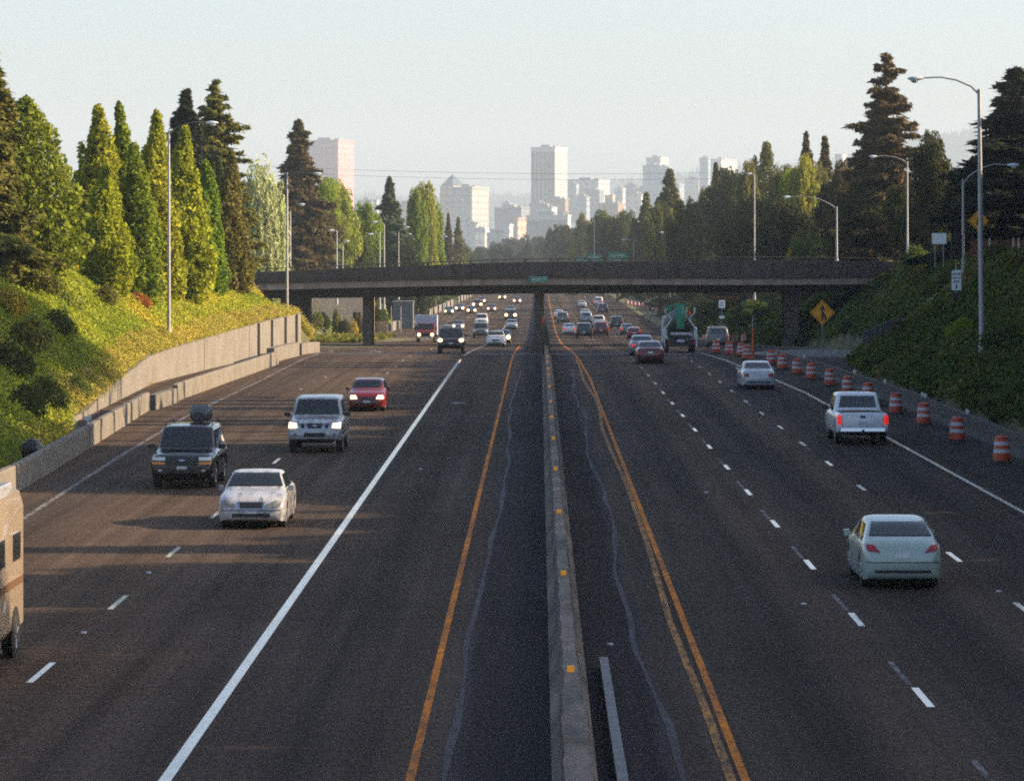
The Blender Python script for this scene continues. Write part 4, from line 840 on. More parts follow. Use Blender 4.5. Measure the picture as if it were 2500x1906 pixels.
# orange drums
ORG = mat('drum_orange', (.42,.050,.012), .5); DWH = mat('drum_white', (.50,.50,.53), .45); DBK = mat('drum_base', (.02,.02,.02), .8)
def drum():
    o = empty('traffic_drum')
    pf = [(.30,.06),(.295,.34),(.285,.36),(.275,.55),(.262,.57),(.25,.76),(.235,.78),(.22,.92),(.12,.95),(.001,.95)]
    MB().lathe([(.001,.06)]+pf, (0,0,0), 24).build('body', ORG, o, smooth=35)
    for z0, z1, r0, r1 in ((.36,.49,.288,.281),(.62,.75,.264,.253)):
        MB().lathe([(r0-.02,z0),(r0,z0),(r1,z1),(r1-.02,z1)], (0,0,0), 24).build('reflective_band', DWH, o, smooth=35)
    MB().lathe([(.001,0),(.34,0),(.34,.05),(.30,.09),(.001,.09)], (0,0,0), 24).build('rubber_base', DBK, o, smooth=35)
    MB().tube([(-.09,0,.94),(-.07,0,1.0),(.07,0,1.0),(.09,0,.94)], .014, 6).build('handle', ORG, o)
    return o
d0 = drum(); DR = [(2156,996),(2060,950),(1988,914.6),(1927.6,890.6),(1868,865),(1823.5,849),(1785.8,831),(1745.8,817),(1715,805.8),(1683.7,794.6),(1659.4,785),(1606.9,773.8),(1594.7,767.4),(1568.5,764),(1541,761)]
NM = ['orange and white drum nearest the camera, rightmost in the line','second orange drum from the right, left of the nearest drum','third orange drum from the right, standing alone on the shoulder','orange drum right beside the tail of the white pickup','orange drum directly behind the white pickup roof, mostly hidden',
 'orange drum just left of the white pickup, first clear of it','orange drum second to the left of the white pickup','orange drum third to the left of the white pickup','orange drum halfway between the white pickup and the silver sedan','orange drum just right of the silver sedan roof','orange drum right of the tall orange marker post','orange drum leaning close left of the tall orange marker post','bright orange drum in the tight pair left of the tall marker post','orange drum in front of the right corner of the ramp SUV','orange drum in front of the rear of the dark grey ramp SUV']
for k, (x, y) in enumerate(DR):
    o = d0 if k == 0 else copy_tree(d0); o.location = gp(x, y); o.rotation_euler.z = random.uniform(0,6); tag(o, NM[k], 'traffic drum', 'orange drums along the right shoulder')
for x, y, lb in ((1601,738,'small orange drum at the far side of the ramp, behind the tight pair'),(1581,742,'small orange drum behind the ramp SUV, far side of the ramp'),(1517,736,'faint red drum right of the concrete mixer'),(1508,697,'faint red drum high up, right of the mixer hopper')):
    o = copy_tree(d0); o.location = gp(x, y); tag(o, lb, 'traffic drum', 'orange drums along the ramp')
arc = [(1470,700),(1462,694),(1454,690),(1446,686),(1438,682),(1430,679),(1422,675.5),(1414,672),(1406,669),(1398,666),(1390,663.5),(1382,661.5),(1374,659.5),(1366,658),(1358,656.5),(1350,655.5)]
for x, y in arc:
    o = copy_tree(d0); o.location = gp(x, y); tag(o, 'tiny red orange drum in the far curved row beyond the overpass', 'traffic drum', 'far curved row of drums')
# far left noise wall with lit faces
fw = empty('far_wall', (-20,440,zr(440)), label='far pale concrete wall along the left road edge beyond the overpass', cat='wall')
b = MB(); 
for k in range(20):
    y0 = 470+k*22; xx = -21.4+.22*k; z = zr(y0+11)-zr(440); b.box(xx+20,xx+20.4,y0-440,y0-440+19,z-1,z+1.25+.0*k)
b.build('panel', CONCW, fw)
b = MB().box(-3.2,-.1,24,24.5,-.5,1.5); b.build('end_panel', CONC, fw)
# wooden fence on the right crest, posts of a wire fence under it
fn = empty('wooden_fence', (xat(2166,262),262,zat(553,262)), label='reddish brown wooden fence at the top right edge', cat='fence'); WOOD = mat('fence_wood', (.10,.035,.022), .85, noise=(3,.3))
for k in range(-9, 22): MB().box(k*.3,k*.3+.27,0,.03,-.6,1.28+.05*math.sin(k*2.1)).build('plank', WOOD, fn)
MB().box(-2.7,6.5,.03,.08,.2,.3).box(-2.7,6.5,.03,.08,.9,1.0).build('rail', WOOD, fn)
for xD in (2181,2192,2130): 
    p = at(xD, 552, 255); tag(MB().cyl((0,0,-.5),(0,0,1.35),.07).build('fence_post', mat('post_pale',(.35,.33,.32),.8), loc=p), {2181:'left one of two pale posts in front of the wooden fence',2192:'right one of two pale posts in front of the wooden fence',2130:'pale post left of the wooden fence, by the diamond sign'}[xD], 'post')
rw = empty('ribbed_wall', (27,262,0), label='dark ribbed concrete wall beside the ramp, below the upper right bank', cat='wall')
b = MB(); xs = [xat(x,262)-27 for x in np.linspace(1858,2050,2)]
MB().prism([(xs[0],-.4),(xs[1],-.4),(xs[1],zat(672,262)),(xs[0]+2.2,zat(686,262)),(xs[0],zat(716,262))],'y',0,.4).build('wall_face', mat('wall_dark',(.065,.062,.058),.9,noise=(1,.3)), rw)  # dark grey concrete face
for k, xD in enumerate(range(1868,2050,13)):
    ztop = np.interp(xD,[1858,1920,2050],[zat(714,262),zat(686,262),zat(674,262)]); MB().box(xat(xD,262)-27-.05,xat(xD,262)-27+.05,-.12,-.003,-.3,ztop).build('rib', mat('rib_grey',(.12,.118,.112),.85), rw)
p = at(1564,641.5,352); o = empty('gantry_beam', (p.x,p.y,p.z)); tag(o,'orange brown horizontal beam under the right side of the overpass','beam'); MB().box(-1.4,1.4,-.1,.1,-.12,.14).build('beam', mat('orange_brown',(.22,.10,.04),.8,noise=(3,.4)), o); MB().box(-1.3,-1.2,-.05,.05,-4,-.12).box(1.2,1.3,-.05,.05,-4,-.12).build('leg', BLK, o)  # orange brown bar on two thin legs
# utility line
UW = empty('utility_line', (-55,560,0), label='pair of thin overhead wires crossing the sky between two wooden poles', cat='wires')
WIRE = mat('wire', (.10,.11,.12), .7); zz = zat(357,560)
for x in (-45,62): MB().cyl((x+55,0,-3),(x+55,0,zz-.2+1),.16,.11,8).box(x+54,x+56,-.06,.06,zz-.1,zz+.05).build('utility_pole', mat('pole_wood',(.07,.05,.04),.9), UW)
for dz, dy in ((0,-.8),(-.9,.0)):
    MB().tube([(10+107*k/16, dy, zz+dz-1.3*(1-((k-8)/8)**2)) for k in range(17)], .028, 4).build('wire', WIRE, UW)
# ---------------------------------------------------------------- vegetation
LEAF = leafmat('foliage', .38, .55, c1=(.80,.85,.75), c2=(1.25,1.18,1.25)); NEEDLE = leafmat('needles', .25, .5, c1=(.75,.8,.8), c2=(1.25,1.15,1.1)); BARK = mat('bark', (.055,.040,.030), .95, noise=(2,.35))
def leaves(P, Nn, size, r, asp=1.7, jit=.8):
    """diamond leaf faces at P facing roughly Nn"""
    n = len(P); Nn = Nn+r.normal(0, jit, (n,3)); Nn /= np.linalg.norm(Nn,axis=1)[:,None]+1e-9
    t = r.normal(0,1,(n,3)); t -= Nn*np.sum(t*Nn,axis=1)[:,None]; t /= np.linalg.norm(t,axis=1)[:,None]+1e-9
    b = np.cross(Nn, t); s = size*r.uniform(.6,1.35,(n,1)); a = t*s*asp*.5; c = b*s*.5; fold = Nn*s*.12
    return np.stack([P-a, P-c*.9+fold, P+a, P+c*.9+fold], axis=1).reshape(-1,3)
def clumps_crown(C, RC, per, size, r, squash=1.0, center=None, inner=.25):
    out = []
    for c, rc in zip(C, RC):
        n = max(6, int(per*(rc**2)))
        d = r.normal(0,1,(n,3)); d /= np.linalg.norm(d,axis=1)[:,None]
        rad = rc*(1-inner*r.random((n,1))**1.5)*np.array([[1,1,squash]])
        out.append(leaves(c+d*rad, d, size, r))
    return np.concatenate(out)
TREE = {}
def trunk_mesh(h, r0, limbs, r):
    b = MB(); b.tube([(0,0,-.6),(0,0,0),(.02*h*r.normal()*.3,.01*h*r.normal()*.3,h*.5),(0,0,h*.96)], [r0*1.25,r0,r0*.6,r0*.1], 8)
    for (z, a, l, up) in limbs:
        b.tube([(0,0,z),(math.cos(a)*l*.5,math.sin(a)*l*.5,z+up*.4),(math.cos(a)*l,math.sin(a)*l,z+up)], [r0*.35,r0*.22,r0*.06], 5)
    return b.mesh('trunk', 50)
def proto(kind, seed=0):
    key = (kind, seed)
    if key in TREE: return TREE[key]
    r = np.random.default_rng(100+seed*17+len(kind))
    ga = math.pi*(3-math.sqrt(5))
    if kind == 'cypress':      # unit: height 10, half width 1.6
        C = []; RC = []
        n = 190; a0 = r.random()*6
        for k in range(n):
            t = .02+.98*((k+.5)/n)**.95; z = 10*t; pr = 1.6*min(1,(t/.13)**.5)*(1-t**1.75)**.82*(1+.12*math.sin(8*t+a0))+.04
            a = k*ga+r.normal()*.2; rc = .40*(1.12-.6*t)*r.uniform(.55,1.45); q = max(pr-rc*.7,0)*r.uniform(.72,1.13)
            C.append((q*math.cos(a), q*math.sin(a), min(z, 9.8))); RC.append(rc)
        C = [(x+.22*math.sin(z*.8+a0), y+.22*math.cos(z*.7+a0), z) for x,y,z in C]
        for q in range(4):
            aa = a0+q*1.7; hs = r.uniform(4.2,7.6); 
            for k in range(26):
                t = (k+.5)/26; C.append((1.0*math.cos(aa)*(1-.25*t)+.35*(1-t)*math.cos(k*ga), 1.0*math.sin(aa)*(1-.25*t)+.35*(1-t)*math.sin(k*ga), .5+hs*t)); RC.append(.42*(1-.7*t)*r.uniform(.7,1.3)+.06)
        for k in range(26):
            t = k/26; C.append((0,0,.5+9*t)); RC.append(.9*(1-t**1.8)+.15)
        V_ = clumps_crown(np.array(C), RC, 430, .17, r, squash=1.5); tk = trunk_mesh(9, .16, [], r)
    elif kind == 'cedar':      # broad bumpy conifer, h10 w 2.8
        C = []; RC = []
        for k in range(230):
            t = (k+.5)/230; z = .2+9.6*t; pr = 3.0*min(1,(t/.10)**.5)*(1-t**2.0)**.75+.05; a = k*ga; rc = .55*(1.1-.55*t)*r.uniform(.65,1.3); q = max(pr-rc*.6,0)*r.uniform(.75,1.08)
            C.append((q*math.cos(a), q*math.sin(a), z)); RC.append(rc)
        for k in range(14): C.append((0,0,.8+8*k/14)); RC.append(1.9*(1-(k/14)**1.3)+.2)
        V_ = clumps_crown(np.array(C), RC, 270, .19, r, squash=.85); tk = trunk_mesh(9, .22, [], r)
    elif kind in ('fir','spruce','sparse'):
        out = []; nl = {'fir':46,'spruce':40,'sparse':27}[kind]; hw = {'fir':2.3,'spruce':2.0,'sparse':2.6}[kind]; limbs = []
        for k in range(nl):
            t = (k+.3)/nl; z = .5+9.4*t; L0 = hw*(1-t)**(.85 if kind != 'sparse' else .7)+.06; nb = {'fir':13,'spruce':10,'sparse':7}[kind]
            L0 *= r.uniform(.7,1.15)
            for j in range(nb):
                a = 2*math.pi*(j+r.random())/nb+k*1.1; L1 = L0*r.uniform(.45,1.18); L1 *= 1+.22*math.sin(2*a+3.1*z+seed); m = max(5, int(L1*(24 if kind != 'sparse' else 22)))
                s = np.linspace(.08,1,m)[:,None]; droop = {'fir':-.18,'spruce':-.38,'sparse':-.12}[kind]*L1; dirv = np.array([[math.cos(a),math.sin(a),0]])
                P = dirv*s*L1+np.array([[0,0,z+r.normal()*.13]])+np.array([[0,0,1]])*(droop*s**1.5+ .12*L1*s*(s>.5))
                side = np.array([[-math.sin(a),math.cos(a),0]]); wd = .30*L1*(1.05-s)**.7+.05
                for q in (-1,-.6,-.2,.2,.6,1):
                    Q = P+side*wd*q*r.uniform(.5,1.1,(m,1))+r.normal(0,.04,(m,3))-np.array([[0,0,.10]])*abs(q)
                    out.append(leaves(Q, np.array([[0,0,1]])+dirv*.4+0*Q, .155 if kind != 'sparse' else .13, r, asp=2.4, jit=.6))
                if j % 2 == 0: limbs.append((z, a, L1*.9, droop*.8))
        if kind == 'fir':
            for k in range(10): 
                C = np.array([[0,0,.8+8.2*k/10]]); out.append(clumps_crown(C, [1.25*(1-k/10)+.1], 50, .3, r))
        V_ = np.concatenate(out); tk = trunk_mesh(9.8, .2, limbs[::(3 if kind != 'sparse' else 1)], r)
    elif kind in ('broad','light','low'):
        C = []; RC = []; nn = {'broad':70,'light':60,'low':46}[kind]
        rx, rz0, zc = {'broad':(4.0,3.9,6.0),'light':(3.0,4.4,5.6),'low':(4.6,2.3,2.4)}[kind]
        for k in range(nn):
            u = 1-2*(k+.5)/nn; a = k*ga+r.normal()*.3; s = math.sqrt(1-u*u); rc = r.uniform(.5,1.55)*(.85 if kind == 'low' else 1); f = r.uniform(.55,1.08)
            C.append((rx*f*s*math.cos(a), rx*f*s*math.sin(a), zc+rz0*f*u)); RC.append(rc)
        for k in range(10): C.append((r.normal()*1.2, r.normal()*1.2, zc+r.normal()*1.2)); RC.append(1.6)
        V_ = clumps_crown(np.array(C), RC, 230, .21, r, squash=.85, inner=.5)
        V_[:,2] = np.maximum(V_[:,2], .05)
        tk = trunk_mesh(zc+1, .28, [(zc*.45+.3*i, i*2.4, rx*.7, 2.2) for i in range(6)], r)
    elif kind == 'willow':
        out = []
        for k in range(260):
            a = r.random()*6.283; q = math.sqrt(r.random())*3.3; z0 = 9.6-.42*q**1.5+r.normal()*.5; Ln = r.uniform(1.5,5.5)*min(1,.35+q/3); m = int(Ln*13); s = np.linspace(0,1,m)[:,None]
            P = np.array([[math.cos(a)*q,math.sin(a)*q,z0]])+s*np.array([[math.cos(a)*.5,math.sin(a)*.5,-Ln]])+r.normal(0,.13,(m,3)); out.append(leaves(P, np.array([[math.cos(a),math.sin(a),.2]])+0*P, .19, r, asp=2.6))
        V_ = np.concatenate(out); V_[:,2] = np.maximum(V_[:,2], .1); tk = trunk_mesh(7, .35, [(3+.5*i, i*2.1, 2.2, 3.5) for i in range(6)], r)
    elif kind == 'pine':
        C = []; RC = []
        for k in range(60):
            t = (k+.5)/60; z = (3.2+6.6*t) if seed < 5 else (6.4+3.4*t); pr = 2.3*(1-t)**.5*(.6+.4*math.sin(k*1.9)**2); a = k*ga; rc = r.uniform(.4,.85)*(1.1-.4*t); C.append((pr*math.cos(a)*.85, pr*math.sin(a)*.85, z)); RC.append(rc)
        V_ = clumps_crown(np.array(C), RC, 330, .17, r, squash=.8, inner=.5); tk = trunk_mesh(9.4, .2, [(3+.6*i, i*2.4, 1.6, .8) for i in range(10)], r)
    elif kind == 'shrub':
        C = []; RC = []
        for k in range(26):
            a = k*ga; q = 1.1*math.sqrt((k+.5)/26); C.append((q*math.cos(a), q*math.sin(a), .35+.9*(1-(q/1.3)**2)*r.uniform(.5,1.1))); RC.append(r.uniform(.3,.55))
        V_ = clumps_crown(np.array(C), RC, 420, .115, r, inner=.5); V_[:,2] = np.maximum(V_[:,2], -.2); tk = MB().tube([(0,0,-.4),(0,0,.2),(.15,.1,.8)],[.06,.05,.02],5).tube([(0,0,.1),(-.3,-.1,.8)],[.04,.015],5).mesh('stem')
    me = npmesh(kind+'_crown', V_, 4)
    m = NEEDLE if kind in ('fir','spruce','sparse','pine') else LEAF
    me.materials.append(m); tk.materials.clear(); tk.materials.append(BARK)
    if kind == 'shrub': hh, ww = 1.6, 1.5
    else:
        co = np.asarray(V_); hh = float(np.percentile(co[:,2], 99.7)); ww = float(np.percentile(np.hypot(co[:,0],co[:,1]), 97))
    TREE[key] = (me, tk, hh, ww); return TREE[key]
HUE = dict(ygreen=(.33,.35,.035), green=(.19,.26,.032), dgreen=(.09,.12,.034), olive=(.17,.165,.045), brown=(.125,.10,.048), dark=(.062,.068,.028), blueg=(.09,.13,.07), pale=(.42,.45,.24), orange=(.65,.26,.03), lime=(.27,.30,.055), bluedark=(.05,.06,.042), gold=(.46,.32,.05), orange_brown=(.38,.14,.05))
TN = {'cypress':'cypress_tree','cedar':'cedar_tree','fir':'fir_tree','spruce':'spruce_tree','sparse':'fir_tree','broad':'broadleaf_tree','light':'broadleaf_tree','low':'broadleaf_tree','willow':'willow_tree','pine':'pine_tree','shrub':'shrub'}
def plant(kind, hue, X, Y, zbase, height, halfw, label=None, seed=0, group=None, rz=None, name=None, cat=None):
    me, tk, hh, ww = proto(kind, seed); s = height/hh; sx = halfw/ww
    o = empty(name or TN[kind], (X, Y, zbase), random.uniform(0,6.28) if rz is None else rz, label=label, cat=cat or ('shrub' if kind == 'shrub' else 'tree'), group=group)
    c = bpy.data.objects.new('crown' if kind != 'shrub' else 'foliage', me); COL.objects.link(c); c.parent = o; c.scale = (sx, sx, s)
    h = HUE[hue] if isinstance(hue, str) else hue; v = [q*random.uniform(.93,1.07) for q in h]; c.color = (*v, 1)
    t = bpy.data.objects.new('trunk' if kind != 'shrub' else 'stem', tk); COL.objects.link(t); t.parent = o; t.scale = (s if kind=='shrub' else sx*.5+s*.5, s if kind=='shrub' else sx*.5+s*.5, s)
    return o
def pt(kind, hue, x, ytop, hwD, Y, label, seed=0, ybase=None, group=None, **kw):
    """tree placed by pixel column, top row, half width in photo pixels, at distance Y"""
    X = xat(x, Y); zb = ground(X, Y)-.1 if ybase is None else zat(ybase, Y)
    return plant(kind, hue, X, Y, zb, zat(ytop, Y)-zb, hwD*Y/F, label, seed, group, **kw)
# left bank
GL = 'conifers along the top of the left bank'
pt('spruce','olive',-26,84,120,178,'fir at the left picture edge with spiky branches, only its right side in view',0,group=GL)
pt('cedar','green',55,218,125,192,'broad bushy cedar filling the upper left corner, widest tree on the bank',0,group=GL)
pt('cypress','ygreen',207,238,66,212,'tall yellow green cypress, first right of the broad cedar',0,group=GL)
pt('cypress','ygreen',228,362,56,205,'short yellow cypress in front of the first tall cypress',1,group=GL)
pt('cypress','green',256,230,48,220,'narrow cypress with the pointed top, second from the broad cedar',2,group=GL)
pt('cypress','green',292,318,58,214,'leaning green cypress between the pointed one and the middle one',1,group=GL)
pt('cypress','ygreen',332,250,60,222,'middle yellow green cypress just left of the bank lamp pole',0,group=GL)
pt('cypress','ygreen',395,282,62,232,'yellow green cypress just right of the bank lamp pole',2,group=GL)
pt('cypress','olive',172,400,40,222,'half hidden olive cypress between the broad cedar and the first tall cypress',2,group=GL)
pt('cypress','green',365,360,46,236,'lower green cypress behind the bank lamp pole',1,group=GL)
pt('cypress','green',442,354,50,246,'small green cypress below the sparse fir, fifth from the cedar',1,group=GL)
pt('cypress','olive',494,332,46,262,'dark olive column cypress next to the willow',0,group=GL)
pt('cypress','dgreen',470,345,30,275,'dark cypress hidden behind the olive column cypress',2,group=GL)
pt('fir','bluedark',400,204,100,268,'dark blue green fir rising behind the cypresses',1,group=GL)
pt('sparse','olive',462,186,112,285,'tall sparse fir with drooping open branches behind the cypresses',0,group=GL)
pt('willow','pale',560,355,62,352,'pale silvery willow left of the bridge lamp')
pt('low','olive',560,500,70,380,'low olive tree at the foot of the willow')
pt('spruce','brown',642,268,82,500,'tall brownish fir in front of the pink tower',2)
pt('spruce','brown',645,350,90,510,'wide brown spruce around the foot of the tall brownish fir')
pt('broad','brown',662,430,70,505,'brown leafy tree right of the bridge lamp',1)
pt('broad','lime',722,388,56,530,'sunlit yellow green broadleaf tree below the pink tower')
pt('broad','green',690,395,46,520,'sunlit green broadleaf tree left of the yellow green one',2)
pt('broad','dgreen',756,450,48,540,'dark green broadleaf tree between the poles',0)
pt('low','gold',738,503,40,560,'low orange gold tree behind the two slim poles')
pt('light','green',782,440,38,560,'green tree just left of the dark pointed tree')
pt('light','dgreen',805,470,40,600,'dark tree at the foot of the pointed tree',1)
pt('fir','blueg',838,394,64,600,'dark blue green pointed conifer standing alone')
pt('light','green',893,410,26,640,'left crown of the twin-topped sunlit green tree')
pt('light','lime',914,398,34,650,'right crown of the twin-topped sunlit green tree',1)
pt('light','green',936,440,28,660,'green tree at the right flank of the twin-topped tree',0)
pt('low','gold',893,532,28,900,'low orange gold bush above the overpass rail')
pt('spruce','brown',965,464,22,800,'taller one of two small brown firs left of the gabled tower')
pt('spruce','olive',986,472,26,900,'second small brown firs, right one at the edge of the city',1)
pt('low','dgreen',1000,520,30,1000,'dark low tree right of the small brown firs')
pt('low','dark',870,520,60,560,'dark low tree under the twin-topped tree',1)
# right side
pt('sparse','brown',1908,126,122,352,'tallest fir on the right with bare trunk and ragged drooping branches',1)
pt('spruce','brown',1888,225,110,356,'shorter ragged fir merged with the tallest fir')
pt('broad','dark',1900,400,110,352,'dark broad tree around the foot of the tallest fir')
pt('light','dark',2010,290,48,322,'dark dense round conifer right of the tallest fir',1)
pt('broad','dark',2010,430,75,326,'dark tree below the dense round conifer',1)
pt('spruce','bluedark',2186,158,170,285,'big dark spruce at the right picture edge with upswept branches',2)
pt('broad','dark',2090,370,70,300,'dark tree behind the orange yellow diamond sign')
pt('broad','dark',2170,380,80,296,'dark tree above the wooden fence',2)
pt('light','lime',1728,340,44,430,'sunlit yellow green tree in the dark group on the right')
pt('light','green',1700,372,40,440,'green tree left of the sunlit yellow green tree',1)
pt('spruce','brown',1735,292,44,470,'slim brownish spire conifer, left of two')
pt('spruce','brown',1775,302,48,465,'slim brownish spire conifer, right of two',1)
pt('broad','olive',1790,400,48,440,'olive tree left of the tallest fir',1)
pt('pine','olive',1650,308,34,520,'clumpy olive pine above the lone street lamp')
pt('pine','dark',1625,338,20,530,'small dark pine left of the clumpy olive pine',1)
pt('broad','dark',1650,420,64,500,'dark round tree behind the lone street lamp pole')
pt('broad','dark',1573,368,62,560,'dark domed tree, highest of the dark mass by the lone lamp',1)
pt('spruce','brown',1541,358,40,640,'small brown conifer on the left shoulder of the dark dome')
pt('light','olive',1510,420,34,640,'olive sunlit tree between the pointed conifer and the dark dome')
pt('broad','dark',1500,470,62,600,'dark tree with rusty lower twigs under the pointed conifer',2)
pt('spruce','olive',1441,372,66,700,'pointed olive conifer standing above the dark tree line')
pt('light','lime',1450,455,20,690,'bright green small crown at the base of the pointed conifer')
pt('broad','dark',1440,480,48,680,'dark tree below the pointed conifer')
pt('spruce','olive',1391,420,50,780,'smaller pointed conifer left of the high one')
pt('broad','dark',1390,465,42,780,'dark tree below the smaller pointed conifer',1)
pt('light','dgreen',1350,456,34,860,'dark green tree left of the smaller pointed conifer')
pt('broad','dgreen',1300,456,44,900,'dark green tree between the slim far lamp and the smaller conifers',0)
pt('light','olive',1255,462,24,1100,'olive tree left of the slim far lamp')
pt('broad','dark',1200,486,30,1300,'dark round tree in front of the ribbed low building',1)
pt('broad','dark',1240,490,44,1150,'dark tree right of the dark round tree',2)
pt('low','lime',1232,533,22,900,'yellow green bush above the left green highway sign')
pt('low','dark',1320,500,60,940,'dark low tree behind the green highway signs',1)
pt('light','gold',1700,535,14,380,'small golden tree just above the overpass rail')
pt('low','dgreen',1750,505,80,380,'dark bluish hedge-like tree above the overpass rail')
pt('low','dark',1590,500,80,480,'dark low tree above the overpass rail near the short lamp')
pt('low','dark',1860,500,80,362,'dark low tree above the right end of the overpass',1)

for x, y, w, Y, hu, kd, lb in ((1475,436,40,520,'dark','broad','dark tree filling the gap left of the dark dome'),(1540,405,46,580,'olive','broad','warm lit olive crown left of the dark dome'),(1608,352,34,500,'olive','light','tall olive crown just left of the lone lamp'),(1680,360,40,480,'olive','broad','warm olive crown right of the lone lamp'),(1755,350,44,460,'olive','broad','warm olive crown between the yellow green tree and the spires'),(1800,380,50,400,'dark','broad','dark tree under the right spire conifer'),(1830,350,50,380,'brown','broad','brown crown left of the tallest fir trunk'),(1960,400,60,340,'dark','broad','dark tree between the tallest fir and the round conifer'),(1420,440,36,640,'olive','broad','olive crown left of the pointed conifer foot'),(1330,470,40,800,'dark','broad','dark broad tree right of the slim far lamp'),(1610,430,60,440,'dark','broad','dark broad tree behind the lone lamp, lower'),(1700,440,70,400,'dark','broad','dark tree under the yellow green tree')):
    pt(kd, hu, x, y, w, Y, lb, int(x) % 3)
FARG = 'far dark trees in front of the city'
for i, (x, y, w, Y) in enumerate(((1040,532,30,1500),(1068,522,26,1700),(1098,513,26,1800),(1128,506,26,1900),(1158,510,26,1900),(1020,540,24,1300),(1085,528,30,1400),(1140,524,34,1400),(1180,512,30,1500),(1275,508,30,1200),(1225,516,30,1300))):
    pt('low' if i % 2 else 'broad','bluedark',x,y,w,Y,'far dark tree in the low row of trees in front of the city',i % 3,group=FARG)
# trees seen under the bridge on the left, building with a pale wall
for x, yt, w, Y, hu, lb in ((700,676,15,436,'dark','dark round bush against the pale wall, second from the left'),(724,660,12,440,'olive','thin olive bush in the middle of the pale wall'),(760,688,14,438,'gold','golden low bush at the right foot of the pale wall'),(682,668,18,435,'olive','olive bush against the pale wall seen under the overpass, left'),(742,684,17,440,'dark','dark bush at the base of the pale wall under the overpass, middle'),(772,672,16,445,'brown','brown bush against the pale wall beside the left pillar'),(860,632,34,600,'green','green tree seen under the overpass, left of the pale wall'),(905,636,44,680,'dgreen','dark green tree under the girder above the box truck'),(950,634,40,760,'dgreen','dark green tree under the girder along the far left wall'),(815,650,26,470,'dgreen','dark tree right of the left pillar under the overpass'),(880,668,16,560,'lime','bright lime bush by the pale blue shed')):
    pt('low' if w > 23 else 'shrub', hu, x, yt, w, Y, lb, 0)
# right of the pillars under the bridge
for x, yt, w, Y, hu, lb in ((1540,650,60,480,'dgreen','dark green bush bank behind the concrete mixer'),(1620,648,60,395,'dgreen','green bush bank right of the small white ramp sign'),(1440,640,60,640,'dark','dark bush bank behind the far row of red drums'),(1660,690,40,372,'dgreen','low green bush left of the right pillar'),(1840,640,50,352,'green','bush at the right abutment of the overpass')):
    pt('low', hu, x, yt, w, Y, lb, 1)
# individual shrubs on the left bank and right bank
SB = [(425,566,30,285,'orange','bright orange shrub at the top of the left bank below the small cypress'),(225,600,36,200,'olive','olive shrub at the foot of the yellow cypress'),(300,588,30,210,'orange_brown','rusty shrub at the foot of the middle cypresses'),(90,600,52,182,'olive','grey olive shrub under the broad cedar'),(20,640,52,165,'gold','golden shrub at the left picture edge, upper'),
      (60,690,60,160,'olive','large olive shrub on the left bank, upper left'),(120,660,46,172,'dgreen','dark green shrub in the middle of the left bank thicket'),(20,760,66,145,'dgreen','dark shrub at the left picture edge, lower'),(100,800,60,142,'dgreen','dark shrub low on the left bank'),(165,740,44,158,'lime','lime shrub beside the dark thicket on the left bank'),(50,880,60,130,'dgreen','dark shrub just above the rubbish bag'),(0,690,40,150,'gold','golden shrub at the left picture edge, middle'),(150,620,40,185,'lime','lime shrub just below the cypresses')]
for x, y, w, Y, hu, lb in SB:
    X = xat(x, Y); zb = ground(X, Y)-.2; plant('shrub', hu, X, Y, zb, max(1.0, w*Y/F*1.5), w*Y/F, lb, seed=random.randint(0,1))
SR = [(1975,600,40,312,'dgreen','green shrub at the right end of the overpass'),(2070,575,40,236,'green','yellow green shrub behind the ramp signal on the right crest'),(2150,600,50,225,'dgreen','dark green shrub under the wooden fence'),(2070,745,44,176,'green','green shrub at the foot of the ramp signal'),(2160,770,60,160,'dgreen','dark green shrub right of the tallest lamp base'),(1990,760,40,196,'olive','olive shrub left of the ramp signal foot'),(1940,765,30,205,'brown','brown dry shrub at the edge of the gravel gore'),(2190,850,50,140,'dgreen','dark shrub at the right picture edge above the drums'),(2190,690,30,190,'olive','golden shrub at the right picture edge'),(2100,820,50,150,'dgreen','dark shrub above the third drum')]
for x, y, w, Y, hu, lb in SR:
    X = xat(x, Y); zb = ground(X, Y)-.2; plant('shrub', hu, X, Y, zb, max(1.0, w*Y/F*1.4), w*Y/F, lb, seed=random.randint(0,1))
# trees on the right bank beyond the picture edge: they throw the long shadows over the roadway
SH = []
rs = random.Random(5)
for k in range(52):      # continuous hedge of round crowns, tops about 14 m
    Y = 42+4.6*k; X = max(29, .1385*Y+4.6)+1.6*(k % 2); SH.append((X, Y, .43*(X+(3.6 if 84 < Y < 108 else 5.2 if Y > 130 else 8.5))+.5+rs.uniform(-.25,.5), 3.7, 'broad'))
for a, b, top in ((44,58,16.5),(70,82,19),(86.5,89.5,18.8),(110,134,24.5),(148,154.5,19.0),(163,175,18.2),(219,232,18.5)):
    n_ = max(1, round((b-a)/4.2))
    for k in range(n_):
        Y = a+(b-a)*(k+.5)/n_+1.5; X = max(31.5, .1385*Y+5.5)+rs.uniform(-.5,.5); SH.append((X, Y, top*1.11+(X-31.5)*.43+rs.uniform(-.8,.6), (b-a)/n_*.62+.5, 'tall'))
for k in range(7): SH.append((34.5, 112.5+3.6*k, 28.5+rs.uniform(-.6,.6), 3.6, 'tall'))  # extra row added to stop sun between the tall crowns
for k in range(32):  # unseen low trees added to block light under the hedge crowns
    Y = 42+5.1*k; SH.append((max(26.5, .1385*Y+5.2), Y, 10.6+rs.uniform(-.3,.4), 3.6, 'low'))
for k in range(7): SH.append((33+rs.uniform(-1,1), 139+6.4*k, 37+rs.uniform(-1,1), 4.6, 'pine'))  # unseen pines added, crowns raised to shade only the left bank
